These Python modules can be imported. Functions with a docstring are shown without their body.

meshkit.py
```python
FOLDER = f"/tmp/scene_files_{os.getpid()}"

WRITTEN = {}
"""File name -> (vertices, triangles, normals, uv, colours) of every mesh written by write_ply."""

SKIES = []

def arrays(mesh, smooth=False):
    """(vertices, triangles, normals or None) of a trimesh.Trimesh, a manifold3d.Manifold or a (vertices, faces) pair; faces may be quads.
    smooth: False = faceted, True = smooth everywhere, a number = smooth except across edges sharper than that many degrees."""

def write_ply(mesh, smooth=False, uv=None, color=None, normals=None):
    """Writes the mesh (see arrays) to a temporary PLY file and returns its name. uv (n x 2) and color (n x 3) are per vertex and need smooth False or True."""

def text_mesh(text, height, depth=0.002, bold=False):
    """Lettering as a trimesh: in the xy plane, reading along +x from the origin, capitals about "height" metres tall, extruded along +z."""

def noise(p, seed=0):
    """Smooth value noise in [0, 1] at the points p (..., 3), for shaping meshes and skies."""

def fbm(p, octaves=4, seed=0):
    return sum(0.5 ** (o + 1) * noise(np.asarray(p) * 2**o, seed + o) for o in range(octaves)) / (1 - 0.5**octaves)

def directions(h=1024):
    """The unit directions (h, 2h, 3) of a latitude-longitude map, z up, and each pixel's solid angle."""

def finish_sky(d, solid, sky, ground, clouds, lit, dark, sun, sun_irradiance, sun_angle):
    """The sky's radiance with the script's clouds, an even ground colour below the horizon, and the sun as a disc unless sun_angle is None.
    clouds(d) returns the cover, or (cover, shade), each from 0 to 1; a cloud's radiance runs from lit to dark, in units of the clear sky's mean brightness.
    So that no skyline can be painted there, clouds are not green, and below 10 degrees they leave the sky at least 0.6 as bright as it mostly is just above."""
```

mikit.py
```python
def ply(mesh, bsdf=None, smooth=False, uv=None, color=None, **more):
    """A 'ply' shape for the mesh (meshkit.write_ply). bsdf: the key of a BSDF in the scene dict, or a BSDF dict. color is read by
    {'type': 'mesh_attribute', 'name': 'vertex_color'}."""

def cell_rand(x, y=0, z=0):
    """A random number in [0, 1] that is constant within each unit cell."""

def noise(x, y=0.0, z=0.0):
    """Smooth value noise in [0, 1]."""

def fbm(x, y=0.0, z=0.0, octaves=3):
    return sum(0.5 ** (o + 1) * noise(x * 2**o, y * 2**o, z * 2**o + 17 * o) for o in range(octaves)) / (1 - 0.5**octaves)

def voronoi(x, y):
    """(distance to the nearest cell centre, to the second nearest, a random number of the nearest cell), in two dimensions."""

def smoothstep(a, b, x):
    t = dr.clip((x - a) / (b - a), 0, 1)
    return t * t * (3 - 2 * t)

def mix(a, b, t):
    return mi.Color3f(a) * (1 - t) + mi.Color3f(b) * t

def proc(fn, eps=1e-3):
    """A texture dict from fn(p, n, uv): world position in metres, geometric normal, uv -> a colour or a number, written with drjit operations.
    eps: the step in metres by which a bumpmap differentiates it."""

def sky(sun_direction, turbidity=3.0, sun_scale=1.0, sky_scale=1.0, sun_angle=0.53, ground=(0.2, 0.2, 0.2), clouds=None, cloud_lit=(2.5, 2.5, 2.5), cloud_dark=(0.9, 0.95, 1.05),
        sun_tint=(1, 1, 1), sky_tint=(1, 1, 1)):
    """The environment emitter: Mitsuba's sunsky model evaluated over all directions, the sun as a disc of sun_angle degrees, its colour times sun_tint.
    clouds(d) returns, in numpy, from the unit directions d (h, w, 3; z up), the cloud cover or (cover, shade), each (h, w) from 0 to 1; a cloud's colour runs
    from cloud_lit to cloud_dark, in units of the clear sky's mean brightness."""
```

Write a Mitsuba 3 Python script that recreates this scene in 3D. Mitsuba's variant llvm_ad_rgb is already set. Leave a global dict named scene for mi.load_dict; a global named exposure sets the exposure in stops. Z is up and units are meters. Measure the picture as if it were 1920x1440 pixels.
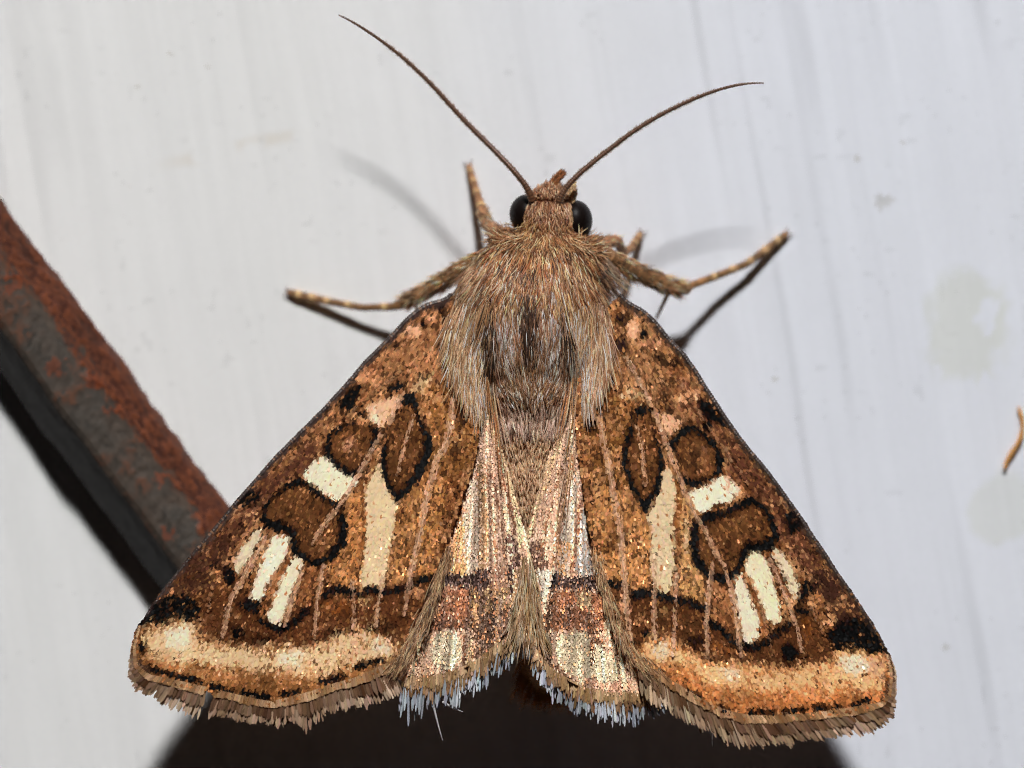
import math
import numpy as np, trimesh, shapely, drjit as dr, mitsuba as mi
from scipy.spatial import Delaunay, cKDTree
from scipy.interpolate import CubicSpline
import mikit, meshkit
from mikit import fbm, noise, smoothstep, mix

T = mi.ScalarTransform4f
# A moth resting head-up on a white painted upright board beside a rusty iron bar, lit by one flash from above.
# The scene is built at 10:1 (1 scene unit = 1 dm of moth): the renderer's ray offset is coarser than a moth's scales.
# Model lengths are in 1/48 mm: U turns them into scene units.  Model axes: (x right, y down along the board, h away from the board).
U = 0.4 / 1920
HREF, DIST = 300.0, 2.6 / U
FAR = HREF + DIST                      # camera height above the board, model lengths

scene, labels = {}, {}
# ---------------------------------------------------------------- camera, light, exposure
scene['camera'] = {'type': 'thinlens', 'fov': 2 * math.degrees(math.atan(960 / DIST)), 'fov_axis': 'x',
                   'aperture_radius': 0.042, 'focus_distance': DIST * U - 0.006, 'near_clip': 0.05, 'far_clip': 50.0,
                   'to_world': T().look_at(origin=[0, -FAR * U, 0], target=[0, 0, 0], up=[0, 0, 1])}
LIGHT_DIR, LIGHT_D, LIGHT_R, LIGHT_L = np.array([0.02, -0.70, 0.71]), 6.0, 0.235, 562.0
LP = LIGHT_DIR / np.linalg.norm(LIGHT_DIR) * LIGHT_D
scene['camera_flash'] = {'type': 'rectangle', 'to_world': T().look_at(origin=LP.tolist(), target=[0, 0, 0], up=[1, 0, 0]).scale([LIGHT_R, LIGHT_R, 1]),
                         'emitter': {'type': 'area', 'radiance': {'type': 'rgb', 'value': [LIGHT_L, LIGHT_L * 0.995, LIGHT_L * 0.985]}}}
labels['camera_flash'] = {'label': 'small square camera flash shining down from above the picture', 'category': 'lamp'}
scene['night_air'] = {'type': 'constant', 'radiance': {'type': 'rgb', 'value': [0.0065, 0.0056, 0.0054]}}
exposure = 0.0
KLIN = 0.80                            # how bright a white surface facing the board's normal renders


def lin(c):
    c = np.asarray(c, float) / 255
    return np.where(c < 0.04045, c / 12.92, ((c + 0.055) / 1.055) ** 2.4)


def alb(c, gain=1.0):
    return np.clip(lin(c) / KLIN * gain, 0.002, 0.92)


def W(m):
    m = np.asarray(m, float)
    return np.stack([(m[..., 0] - 960) * U, -m[..., 2] * U, -(m[..., 1] - 720) * U], -1)


def at(x, y, h):
    """A point seen at (x, y) on the reference sheet, put at height h above the board."""
    k = (FAR - h) / DIST
    return np.array([960 + (x - 960) * k, 720 + (y - 720) * k, h])


def add(key, v, f, bsdf, color=None, smooth=False):
    scene[key] = mikit.ply((v, f), bsdf, smooth=smooth, color=color)


# ---------------------------------------------------------------- materials
VC = {'type': 'mesh_attribute', 'name': 'vertex_color'}
scene['scale_mat'] = {'type': 'twosided', 'bsdf': {'type': 'principled', 'base_color': VC, 'roughness': 0.45, 'specular': 0.03, 'metallic': 0.0, 'spec_tint': 0.9}}
scene['sheen_mat'] = {'type': 'twosided', 'bsdf': {'type': 'principled', 'base_color': VC, 'roughness': 0.36, 'specular': 0.25, 'metallic': 0.18, 'spec_tint': 0.9}}
scene['silk_mat'] = {'type': 'twosided', 'bsdf': {'type': 'principled', 'base_color': VC, 'roughness': 0.38, 'specular': 0.3, 'metallic': 0.06, 'spec_tint': 0.5}}
scene['hair_mat'] = {'type': 'twosided', 'bsdf': {'type': 'principled', 'base_color': VC, 'roughness': 0.35, 'specular': 0.6, 'spec_tint': 0.2}}
scene['matt_mat'] = {'type': 'twosided', 'bsdf': {'type': 'principled', 'base_color': VC, 'roughness': 0.6, 'specular': 0.35}}
scene['eye_mat'] = {'type': 'principled', 'base_color': {'type': 'rgb', 'value': [0.0075, 0.0042, 0.0035]}, 'roughness': 0.42, 'specular': 0.12}


def wall_col(p, n, uv):
    x, z = p.x / U, -p.z / U           # model lengths from the middle of the view
    a = x * 0.986 - z * 0.165
    b = x * 0.165 + z * 0.986
    a = a + 14 * (noise(a * 0.004, b * 0.004, 3.3) - 0.5)
    broad = noise(a * 0.022, b * 0.0011, 1.0)
    fine = noise(a * 0.085, b * 0.0035, 5.0)
    line = smoothstep(0.66, 0.95, noise(a * 0.030 + 31.0, b * 0.0014, 9.0)) * (0.35 + 0.65 * noise(a * 0.01, b * 0.006, 2.0))
    blot = fbm(x * 0.006, z * 0.006, 4.0, octaves=4)
    v = 0.848 + 0.03 * (broad - 0.5) + 0.03 * (fine - 0.5) - 0.13 * line + 0.035 * (blot - 0.5)
    v = v + 0.022 * (noise(x * 0.33, z * 0.33, 8.0) - 0.5) + 0.016 * (noise(a * 0.4, b * 0.05, 6.0) - 0.5)
    v = v - 0.07 * smoothstep(0.80, 0.93, noise(x * 0.075, z * 0.062, 21.0)) * smoothstep(0.5, 0.8, noise(x * 0.013, z * 0.013, 14.0))
    c = mi.Color3f(v * 0.985, v * 0.985, v * 0.99)
    # the paint is a little cooler to the right, warmer to the left
    w = smoothstep(-500.0, 600.0, x + 160 * (blot - 0.5))
    c = c * mix((1.0, 0.998, 0.988), (0.953, 0.980, 1.06), w)
    # old dried patches and streaks of dirt
    k = fbm(x * 0.022, z * 0.016, 7.0, octaves=4)
    m1 = smoothstep(1.12, 0.75, dr.sqrt(dr.square((x - 872) / 92) + dr.square((z + 110) / 118)) + 0.9 * (k - 0.5)) * smoothstep(0.36, 0.50, k + 0.02)
    m2 = smoothstep(1.12, 0.8, dr.sqrt(dr.square((x - 945) / 75) + dr.square((z - 235) / 72)) + 0.7 * (k - 0.5))
    c = mix(c, c * mi.Color3f(0.92, 0.918, 0.84), dr.maximum(m1, 0.75 * m2))
    yb = -455 - 0.22 * (x + 520) + 26 * (noise(x * 0.012, 4.0) - 0.5)
    m3 = smoothstep(22.0, 4.0, dr.abs(z - yb) + 14 * (k - 0.5)) * smoothstep(-700.0, -600.0, x) * smoothstep(-330.0, -470.0, x) * smoothstep(0.35, 0.6, k)
    c = mix(c, c * mi.Color3f(0.94, 0.905, 0.86), m3)
    for i, (sx, sy, sr) in enumerate(((1780, 1215, 11), (1695, 265, 6), (1660, 378, 22), (172, 155, 6), (238, 348, 6), (255, 160, 5), (1608, 296, 9), (315, 98, 8), (1455, 710, 9), (386, 122, 6))):
        d = dr.sqrt(dr.square(x - (sx - 960) * 1.02) + dr.square((z - (sy - 720) * 1.02) * 1.3)) + sr * (noise(x * 0.13, z * 0.13, 3.0 + i) - 0.5)
        c = mix(c, c * mi.Color3f(0.80, 0.78, 0.74), smoothstep(sr * 1.0, sr * 0.45, d) * (0.85 if i not in (3, 4) else 0.3))
    return c


scene['paint_mat'] = {'type': 'principled', 'base_color': mikit.proc(wall_col), 'roughness': 0.5, 'specular': 0.3}

# ---------------------------------------------------------------- helpers for shapes
rng = np.random.default_rng(7)


def Z(ox, oy, s, pts):
    p = np.asarray(pts, float)
    return p / s + [ox, oy]


def dist_line(p, line):
    """Distance of the points to a polyline, and where along it (0..1)."""
    line = np.asarray(line, float)
    best, where = np.full(len(p), 1e9), np.zeros(len(p))
    seg = np.linalg.norm(np.diff(line, axis=0), axis=1)
    cum = np.r_[0, np.cumsum(seg)] / seg.sum()
    for i in range(len(line) - 1):
        a, d = line[i], line[i + 1] - line[i]
        t = np.clip(((p - a) @ d) / (d @ d), 0, 1)
        q = np.linalg.norm(p - a - t[:, None] * d, axis=1)
        k = q < best
        best[k], where[k] = q[k], (cum[i] + t * (cum[i + 1] - cum[i]))[k]
    return best, where


def resample(line, n):
    line = np.asarray(line, float)
    s = np.r_[0, np.cumsum(np.linalg.norm(np.diff(line, axis=0), axis=1))]
    return np.stack([np.interp(np.linspace(0, s[-1], n), s, line[:, k]) for k in range(line.shape[1])], 1)


def spline(pts, n):
    pts = np.asarray(pts, float)
    s = np.r_[0, np.cumsum(np.linalg.norm(np.diff(pts, axis=0), axis=1))]
    return CubicSpline(s, pts)(np.linspace(0, s[-1], n))


def tube(pts, radii, sides=8):
    """Tube with round-closed ends round a path in model lengths."""
    p = np.asarray(pts, float)
    r = np.broadcast_to(radii, (len(p),)).astype(float)
    t = np.gradient(p, axis=0)
    t /= np.linalg.norm(t, axis=1, keepdims=True) + 1e-9
    a = np.cross(t, [0.0, 0.0, 1.0]) + 1e-6
    a /= np.linalg.norm(a, axis=1, keepdims=True)
    b, ang = np.cross(t, a), np.arange(sides) * 2 * np.pi / sides
    v = p[:, None] + r[:, None, None] * (np.cos(ang)[None, :, None] * a[:, None] + np.sin(ang)[None, :, None] * b[:, None])
    i, j = np.meshgrid(np.arange(len(p) - 1), np.arange(sides), indexing='ij')
    q = np.stack([i * sides + j, i * sides + (j + 1) % sides, (i + 1) * sides + (j + 1) % sides, (i + 1) * sides + j], -1).reshape(-1, 4)
    v = np.vstack([v.reshape(-1, 3), p[0] - t[0] * r[0] * .5, p[-1] + t[-1] * r[-1] * .5])
    n = len(p) * sides
    k = np.arange(sides)
    caps = np.vstack([np.stack([(k + 1) % sides, k, np.full(sides, n)], 1), np.stack([n - sides + k, n - sides + (k + 1) % sides, np.full(sides, n + 1)], 1)])
    return v, np.vstack([q[:, [0, 1, 2]], q[:, [0, 2, 3]], caps])


def along(c, sides):
    c = np.asarray(c)
    return np.vstack([np.repeat(c, sides, axis=0), c[:1], c[-1:]])


SCALE_T = (np.array([[0, -.16], [0, .16], [.4, -.46], [.4, .46], [.8, -.5], [.8, .5], [1, -.22], [1, .22]]), np.array([[0, 1, 3], [0, 3, 2], [2, 3, 5], [2, 5, 4], [4, 5, 7], [4, 7, 6]]))
STRAP_T = (np.array([[0, -.22], [0, .22], [.55, -.34], [.55, .34], [.86, -.5], [.86, .5], [1, -.2], [1, .2]]), SCALE_T[1])


def blades(root, d, L, Wd, hfun, lift, tilt, roll, col, template=SCALE_T, curl=0.0):
    """Small flat scales lying along d on the surface hfun, tips raised by tilt: (vertices, faces, colours)."""
    t, f = template
    n = len(root)
    perp = np.stack([-d[:, 1], d[:, 0]], 1)
    L, Wd, lift, tilt, roll = (np.broadcast_to(x, (n,)).astype(float) for x in (L, Wd, lift, tilt, roll))
    u, v = t[:, 0][None], t[:, 1][None]
    p = root[:, None] + d[:, None] * (u * L[:, None])[..., None] + perp[:, None] * (v * Wd[:, None])[..., None]
    # plane of each scale: from the surface height at its root and tip
    h0 = hfun(root)
    h1 = hfun(root + d * L[:, None] * 0.6)
    slope = (h1 - h0) / (0.6 * L)
    h = h0[:, None] + lift[:, None] + (slope[:, None] + tilt[:, None]) * u * L[:, None] + roll[:, None] * v * Wd[:, None] + curl * (u ** 2) * L[:, None]
    vv = np.concatenate([p, h[..., None]], -1).reshape(-1, 3)
    ff = (f[None] + (np.arange(n) * len(t))[:, None, None]).reshape(-1, 3)
    return vv, ff, np.repeat(col, len(t), axis=0)


def hairs(root, d, L, hfun, l0, l1, r, c0, c1, bend=0.0, drop=0.9, segs=6, droop=None):
    """Tapering hairs that leave the surface hfun at root and run along d: (vertices, faces, colours)."""
    n = len(root)
    L, l0, l1, r, bend = (np.broadcast_to(x, (n,)).astype(float) for x in (L, l0, l1, r, bend))
    s = np.linspace(0, 1, segs)
    perp = np.stack([-d[:, 1], d[:, 0]], 1)
    p = root[:, None] + d[:, None] * (s[None] * L[:, None])[..., None] + perp[:, None] * (bend[:, None] * L[:, None] * s[None] ** 2)[..., None]
    hs = hfun(p.reshape(-1, 2)).reshape(n, segs)
    floor = hs[:, :1] - drop * L[:, None] * s[None]
    hs = np.maximum(hs, floor)
    hs = np.minimum(hs, hs[:, :1] + 0.5 * L[:, None] * s[None])
    h = hs + l0[:, None] + (l1 - l0)[:, None] * np.sin(s * np.pi * 0.62)[None]
    pts = np.concatenate([p, h[..., None]], -1)
    t = np.gradient(pts, axis=1)
    t /= np.linalg.norm(t, axis=2, keepdims=True) + 1e-9
    a = np.cross(t, [0.0, 0.0, 1.0])
    a /= np.linalg.norm(a, axis=2, keepdims=True) + 1e-9
    b = np.cross(t, a)
    prof = np.interp(s, [0, .15, .6, .9, 1], [.7, 1, 1, .6, .12])
    ang = np.arange(3) * 2 * np.pi / 3 + 0.5
    rr = (r[:, None] * prof[None])[..., None, None]
    v = pts[:, :, None] + rr * (np.cos(ang)[None, None, :, None] * a[:, :, None] + np.sin(ang)[None, None, :, None] * b[:, :, None])
    i, j = np.meshgrid(np.arange(segs - 1), np.arange(3), indexing='ij')
    q = np.stack([i * 3 + j, i * 3 + (j + 1) % 3, (i + 1) * 3 + (j + 1) % 3, (i + 1) * 3 + j], -1).reshape(-1, 4)
    f = np.vstack([q[:, [0, 1, 2]], q[:, [0, 2, 3]]])
    ff = (f[None] + (np.arange(n) * segs * 3)[:, None, None]).reshape(-1, 3)
    c = c0[:, None] * (1 - s)[None, :, None] + c1[:, None] * s[None, :, None]
    return v.reshape(-1, 3), ff, np.repeat(c.reshape(-1, 3), 3, axis=0)


def join(*parts):
    vs, fs, cs, k = [], [], [], 0
    for v, f, c in parts:
        vs.append(v), fs.append(f + k), cs.append(c)
        k += len(v)
    return np.vstack(vs), np.vstack(fs), np.vstack(cs)


def unit(d):
    return d / (np.linalg.norm(d, axis=-1, keepdims=True) + 1e-9)


def fbm2(p, s, seed=0, octaves=3):
    return meshkit.fbm(np.concatenate([np.asarray(p) * s, np.full(np.shape(p)[:-1] + (1,), 3.7)], -1), octaves, seed)


def within(p, poly):
    return shapely.contains_xy(shapely.Polygon(poly).buffer(0), p[:, 0], p[:, 1])


def scatter(poly, step_a, step_b, jit, angle=0.0, edge=0.0):
    """Jittered, staggered rows of points in a polygon."""
    g = shapely.Polygon(poly).buffer(edge)
    c, s = math.cos(angle), math.sin(angle)
    x0, y0, x1, y1 = g.bounds
    R = math.hypot(x1 - x0, y1 - y0) / 2 + 20
    na, nb = int(2 * R / step_a), int(2 * R / step_b)
    i, j = np.meshgrid(np.arange(na), np.arange(nb), indexing='ij')
    a = (i + 0.5 * (j % 2)) * step_a - R
    b = j * step_b - R
    p = np.stack([a.ravel(), b.ravel()], 1) + rng.uniform(-jit, jit, (na * nb, 2)) * [step_a, step_b]
    p = np.stack([p[:, 0] * c - p[:, 1] * s + (x0 + x1) / 2, p[:, 0] * s + p[:, 1] * c + (y0 + y1) / 2], 1)
    return p[shapely.contains_xy(g, p[:, 0], p[:, 1])]


# ---------------------------------------------------------------- the board
def build_board():
    w, h, n, m = 5600, 4600, 300, 120
    x, y = np.meshgrid(np.linspace(-w / 2, w / 2, n) + 960, np.linspace(-h / 2, h / 2, m) + 720, indexing='ij')
    a = (x - 960) * 0.974 - (y - 720) * 0.225
    b = (x - 960) * 0.225 + (y - 720) * 0.974
    rel = 3.0 * (meshkit.noise(np.stack([a * 0.02, b * 0.001, a * 0], -1)) - 0.5)
    v = np.stack([x, y, rel - 2], -1).reshape(-1, 3)
    i, j = np.meshgrid(np.arange(n - 1), np.arange(m - 1), indexing='ij')
    q = np.stack([i * m + j, i * m + j + 1, (i + 1) * m + j + 1, (i + 1) * m + j], -1).reshape(-1, 4)
    k = len(v)
    back = v.copy()
    back[:, 2] = -260
    ring = np.r_[np.arange(m), np.arange(1, n) * m + m - 1, (n - 1) * m + np.arange(m - 2, -1, -1), np.arange(n - 2, 0, -1) * m]
    nx = np.roll(ring, -1)
    side = np.stack([ring, nx, nx + k, ring + k], 1)
    f = np.vstack([q[:, [0, 1, 2]], q[:, [0, 2, 3]], side[:, [0, 1, 2]], side[:, [0, 2, 3]], q[:, [0, 2, 1]] + k, q[:, [0, 3, 2]] + k])
    add('wall', W(np.vstack([v, back])), f, 'paint_mat', smooth=False)
    scene['wall'] = mikit.ply((W(np.vstack([v, back])), f), 'paint_mat', smooth=30)
    labels['wall'] = {'label': 'white painted board wall with faint grain lines and dried beige stains', 'category': 'wall', 'kind': 'structure'}


build_board()


# ---------------------------------------------------------------- the rusty bar
def build_bar():
    ctr = [at(x + 18, y - 14, 90) for x, y in ((-420, 30), (-280, 215), (-160, 372), (-70, 485), (20, 600), (130, 752), (240, 902), (330, 1020), (392, 1100), (440, 1165))]
    n, m = 620, 150
    path = spline([c[:2] for c in ctr], n)
    t = unit(np.gradient(path, axis=0))
    perp = np.stack([-t[:, 1], t[:, 0]], 1)        # towards lower left
    sec = np.array([(-99, 30), (-97, 62), (-84, 88), (-40, 140), (-30, 148), (0, 154), (34, 158), (46, 152), (60, 132), (96, 66), (99, 52), (97, 36), (80, 24), (0, 20), (-85, 22)], float)
    sec = resample(np.vstack([sec, sec[:1]]), m + 1)[:m]
    s = np.linspace(0, 1, n) * 1430
    wob = 7 * (meshkit.noise(np.stack([s * 0.012, s * 0, s * 0], -1), 3) - 0.5)
    q = sec[None, :, 0] + wob[:, None] * np.sign(sec[None, :, 0])
    p = np.concatenate([path[:, None] + perp[:, None] * q[..., None], np.broadcast_to(sec[None, :, 1:], (n, m, 1))], -1)
    cen = np.concatenate([path, np.full((n, 1), 90.0)], 1)[:, None]
    out = unit(p - cen)
    side = sec[None, :, 0] + 0 * p[..., 0]
    g1 = meshkit.fbm(p * 0.035, 4, 1)
    g2 = meshkit.fbm(p * 0.11, 3, 5)
    g3 = meshkit.fbm(p * 0.012, 3, 9)
    rust = np.clip((-side - 36 + 70 * (g1 - 0.5) + 30 * (g2 - .5)) / 16, 0, 1)                 # the upper right face is rusted through
    patch = np.clip((g1 * 0.5 + g3 * 0.5 - 0.47) / 0.10, 0, 1) * np.clip((g2 - 0.36) / 0.2, 0, 1)
    spot = np.zeros_like(rust)
    for sx, sy, sr in ((92, 702, 20), (195, 780, 12), (285, 905, 15), (300, 1010, 13), (160, 730, 12), (10, 545, 16)):
        c = at(sx + 14, sy - 10, 150)
        spot = np.maximum(spot, np.clip((sr + 46 * (g2 - 0.5) + 30 * (g1 - .5) - np.linalg.norm(p[..., :2] - c[:2], axis=-1)) / 6, 0, 1) * (p[..., 2] > 100))
    disp = 9 * (g1 - 0.5) * (0.5 + rust) + 3 * (g2 - 0.5) * (0.5 + .6 * rust)
    p = p + out * disp[..., None]
    grey = lin([72, 64, 57]) * (0.26 + 1.0 * g2[..., None]) * (1 + 0.35 * (g1[..., None] - 0.5) * np.array([-1, 0.2, 0.8]))
    brown = lin([84, 50, 32]) * (0.5 + 1.0 * g1[..., None])
    mixr = np.clip((g2 - 0.34) / 0.3, 0, 1)[..., None]
    rusty = (lin([72, 34, 22]) * (1 - mixr) + lin([116, 62, 36]) * mixr) * (0.25 + 0.75 * g1[..., None])
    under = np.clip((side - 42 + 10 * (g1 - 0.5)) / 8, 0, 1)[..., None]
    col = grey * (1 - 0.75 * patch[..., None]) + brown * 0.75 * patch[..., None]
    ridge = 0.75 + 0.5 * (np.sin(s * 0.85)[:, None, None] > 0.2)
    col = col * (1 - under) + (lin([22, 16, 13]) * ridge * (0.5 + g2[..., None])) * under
    col = col * (1 - rust[..., None]) + rusty * rust[..., None]
    col = col * (1 - 0.6 * spot[..., None]) + lin([116, 54, 26]) * (0.3 + 0.9 * g2[..., None]) * 0.6 * spot[..., None]
    i, j = np.meshgrid(np.arange(n - 1), np.arange(m), indexing='ij')
    qd = np.stack([i * m + j, (i + 1) * m + j, (i + 1) * m + (j + 1) % m, i * m + (j + 1) % m], -1).reshape(-1, 4)
    f = np.vstack([qd[:, [0, 1, 2]], qd[:, [0, 2, 3]]])
    caps = []
    for k in (0, n - 1):
        a = len(p) * m + len(caps)
        ring = k * m + np.arange(m)
        caps.append(p[k].mean(0))
        tri = np.stack([ring, np.roll(ring, -1), np.full(m, a)], 1)
        f = np.vstack([f, tri if k else tri[:, ::-1]])
    allp = np.vstack([p.reshape(-1, 3), caps])
    col = np.vstack([col.reshape(-1, 3), col[0].mean(0), col[-1].mean(0)])
    scene['rust_mat'] = {'type': 'twosided', 'bsdf': {'type': 'principled', 'base_color': VC, 'roughness': 0.6, 'specular': 0.22}}
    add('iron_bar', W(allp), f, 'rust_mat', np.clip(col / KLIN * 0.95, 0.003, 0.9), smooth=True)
    labels['iron_bar'] = {'label': 'rusty faceted iron bar slanting across the white board and under the moth', 'category': 'bar'}


build_bar()

# ---------------------------------------------------------------- the dry fibre at the right edge
fp = spline([at(*q) for q in ((1909, 764, 9), (1915, 780, 9), (1917, 802, 10), (1910, 828, 10), (1895, 852, 9), (1884, 880, 7))], 40)
fr = np.interp(np.linspace(0, 1, 40), [0, .1, .8, 1], [2.5, 4, 5, 3.6]) * (0.85 + 0.3 * rng.random(40))
v, f = tube(fp, fr, 8)
fc = alb([186, 134, 76]) * (0.7 + 0.6 * rng.random((40, 1)))
add('dry_fibre', W(v), f, 'matt_mat', along(fc, 8), smooth=True)
labels['dry_fibre'] = {'label': 'thin ochre dry fibre stuck on the board at its right edge', 'category': 'fibre'}

# ---------------------------------------------------------------- moth: body
labels['moth'] = {'label': 'brown and cream patterned moth resting head up with its wings half spread', 'category': 'moth'}
BODY = [  # x, y, h centre, rx, ry, rh
    (1000, 604, 248, 138, 150, 88), (1016, 497, 232, 126, 66, 68), (1028, 412, 222, 50, 66, 58), (1036, 374, 210, 37, 28, 42),
    (886, 618, 236, 42, 114, 52), (1104, 618, 236, 40, 110, 52), (999, 700, 250, 86, 122, 62), (1004, 600, 150, 118, 130, 120),
    (1001, 790, 234, 84, 130, 56), (1005, 900, 224, 80, 112, 60), (1009, 1000, 206, 74, 112, 58), (1020, 1110, 150, 66, 104, 66), (1028, 1210, 94, 52, 90, 60)]


def hbody(p, only=None):
    h = np.full(len(p), -200.0)
    for k, (x, y, hc, rx, ry, rh) in enumerate(BODY):
        if only is not None and k not in only:
            continue
        q = 1 - ((p[:, 0] - x) / rx) ** 2 - ((p[:, 1] - y) / ry) ** 2
        h = np.where(q > 0, np.maximum(h, hc + rh * np.sqrt(np.maximum(q, 0))), h)
    return h


def build_body():
    import manifold3d as m3
    parts = []
    for x, y, hc, rx, ry, rh in BODY:
        parts.append(m3.Manifold.sphere(1.0, 48).scale([rx - 3, ry - 3, rh - 4]).translate([x, y, hc]))
    man = m3.Manifold.batch_boolean(parts, m3.OpType.Add).refine_to_length(9.0)
    ms = man.to_mesh()
    tm = trimesh.Trimesh(ms.vert_properties[:, :3], ms.tri_verts, process=True)
    trimesh.smoothing.filter_taubin(tm, iterations=12)
    v = np.array(tm.vertices)
    g = meshkit.fbm(v * 0.05, 3, 2)[:, None]
    base = np.where((v[:, 1] > 745)[:, None], lin([178, 152, 120]), lin([112, 78, 52]))
    base = np.where((v[:, 1] < 450)[:, None], lin([128, 78, 52]), base)
    add('moth__body', W(v), np.array(tm.faces)[:, ::-1], 'matt_mat', np.clip(base * (0.5 + g) / KLIN, 0, .9), smooth=True)


build_body()

# ---------------------------------------------------------------- moth: wings
L2 = lambda pts: Z(500, 550, 3.84, pts)
L3 = lambda pts: Z(230, 800, 3.2, pts)
L4 = lambda pts: Z(230, 1050, 3.2, pts)
C5 = lambda pts: Z(700, 700, 3.2, pts)
C6 = lambda pts: Z(700, 1000, 3.2, pts)
R7 = lambda pts: Z(1080, 550, 1920 / 620, pts)
R8 = lambda pts: Z(1080, 950, 1920 / 620, pts)
MIX = lambda *a: np.array(a, float)
CREAM, CREAM2, TAN, ORANGE, BROWN, DARK, BLACK, PINK, RED, PEACH = (np.array(c, float) for c in (
    (226, 205, 170), (218, 182, 136), (194, 142, 98), (156, 94, 50), (112, 70, 40), (50, 29, 17), (14, 7, 5), (204, 154, 126), (106, 64, 46), (214, 152, 108)))


class Wing:
    pass


lw, rw = Wing(), Wing()
lw.costa = np.vstack([[(846, 552)], L2([(1260, 55), (1150, 85), (1080, 130), (1000, 200), (900, 310), (800, 410), (700, 510), (620, 610), (520, 720), (420, 830), (330, 920), (240, 1010), (150, 1100), (60, 1190)]),
                      L3([(0, 1e-9 + 240)]) if False else L3([(760, 370), (680, 460), (600, 560), (500, 680), (420, 770), (340, 870), (260, 970), (190, 1070), (130, 1160), (108, 1200)])])
lw.margin = L4([(105, 395), (75, 520), (85, 630), (170, 690), (300, 715), (470, 755), (620, 790), (800, 830), (900, 845), (1020, 815), (1150, 780), (1260, 740), (1380, 710), (1500, 660), (1600, 610)])
lw.outer = L4([(95, 410), (48, 540), (32, 680), (75, 780), (200, 830), (330, 905), (460, 955), (590, 930), (710, 975), (820, 975), (930, 1000), (1020, 985), (1130, 1000), (1230, 930), (1330, 890), (1450, 870), (1580, 840), (1690, 800)])
lw.inner = np.vstack([L4([(1640, 590), (1700, 500)]), [(767, 1175), (789, 1128), (808, 1081), (834, 1031), (850, 975), (866, 925), (884, 875), (891, 847), (894, 819), (897, 778), (900, 731), (905, 660), (880, 580)]])
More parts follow.
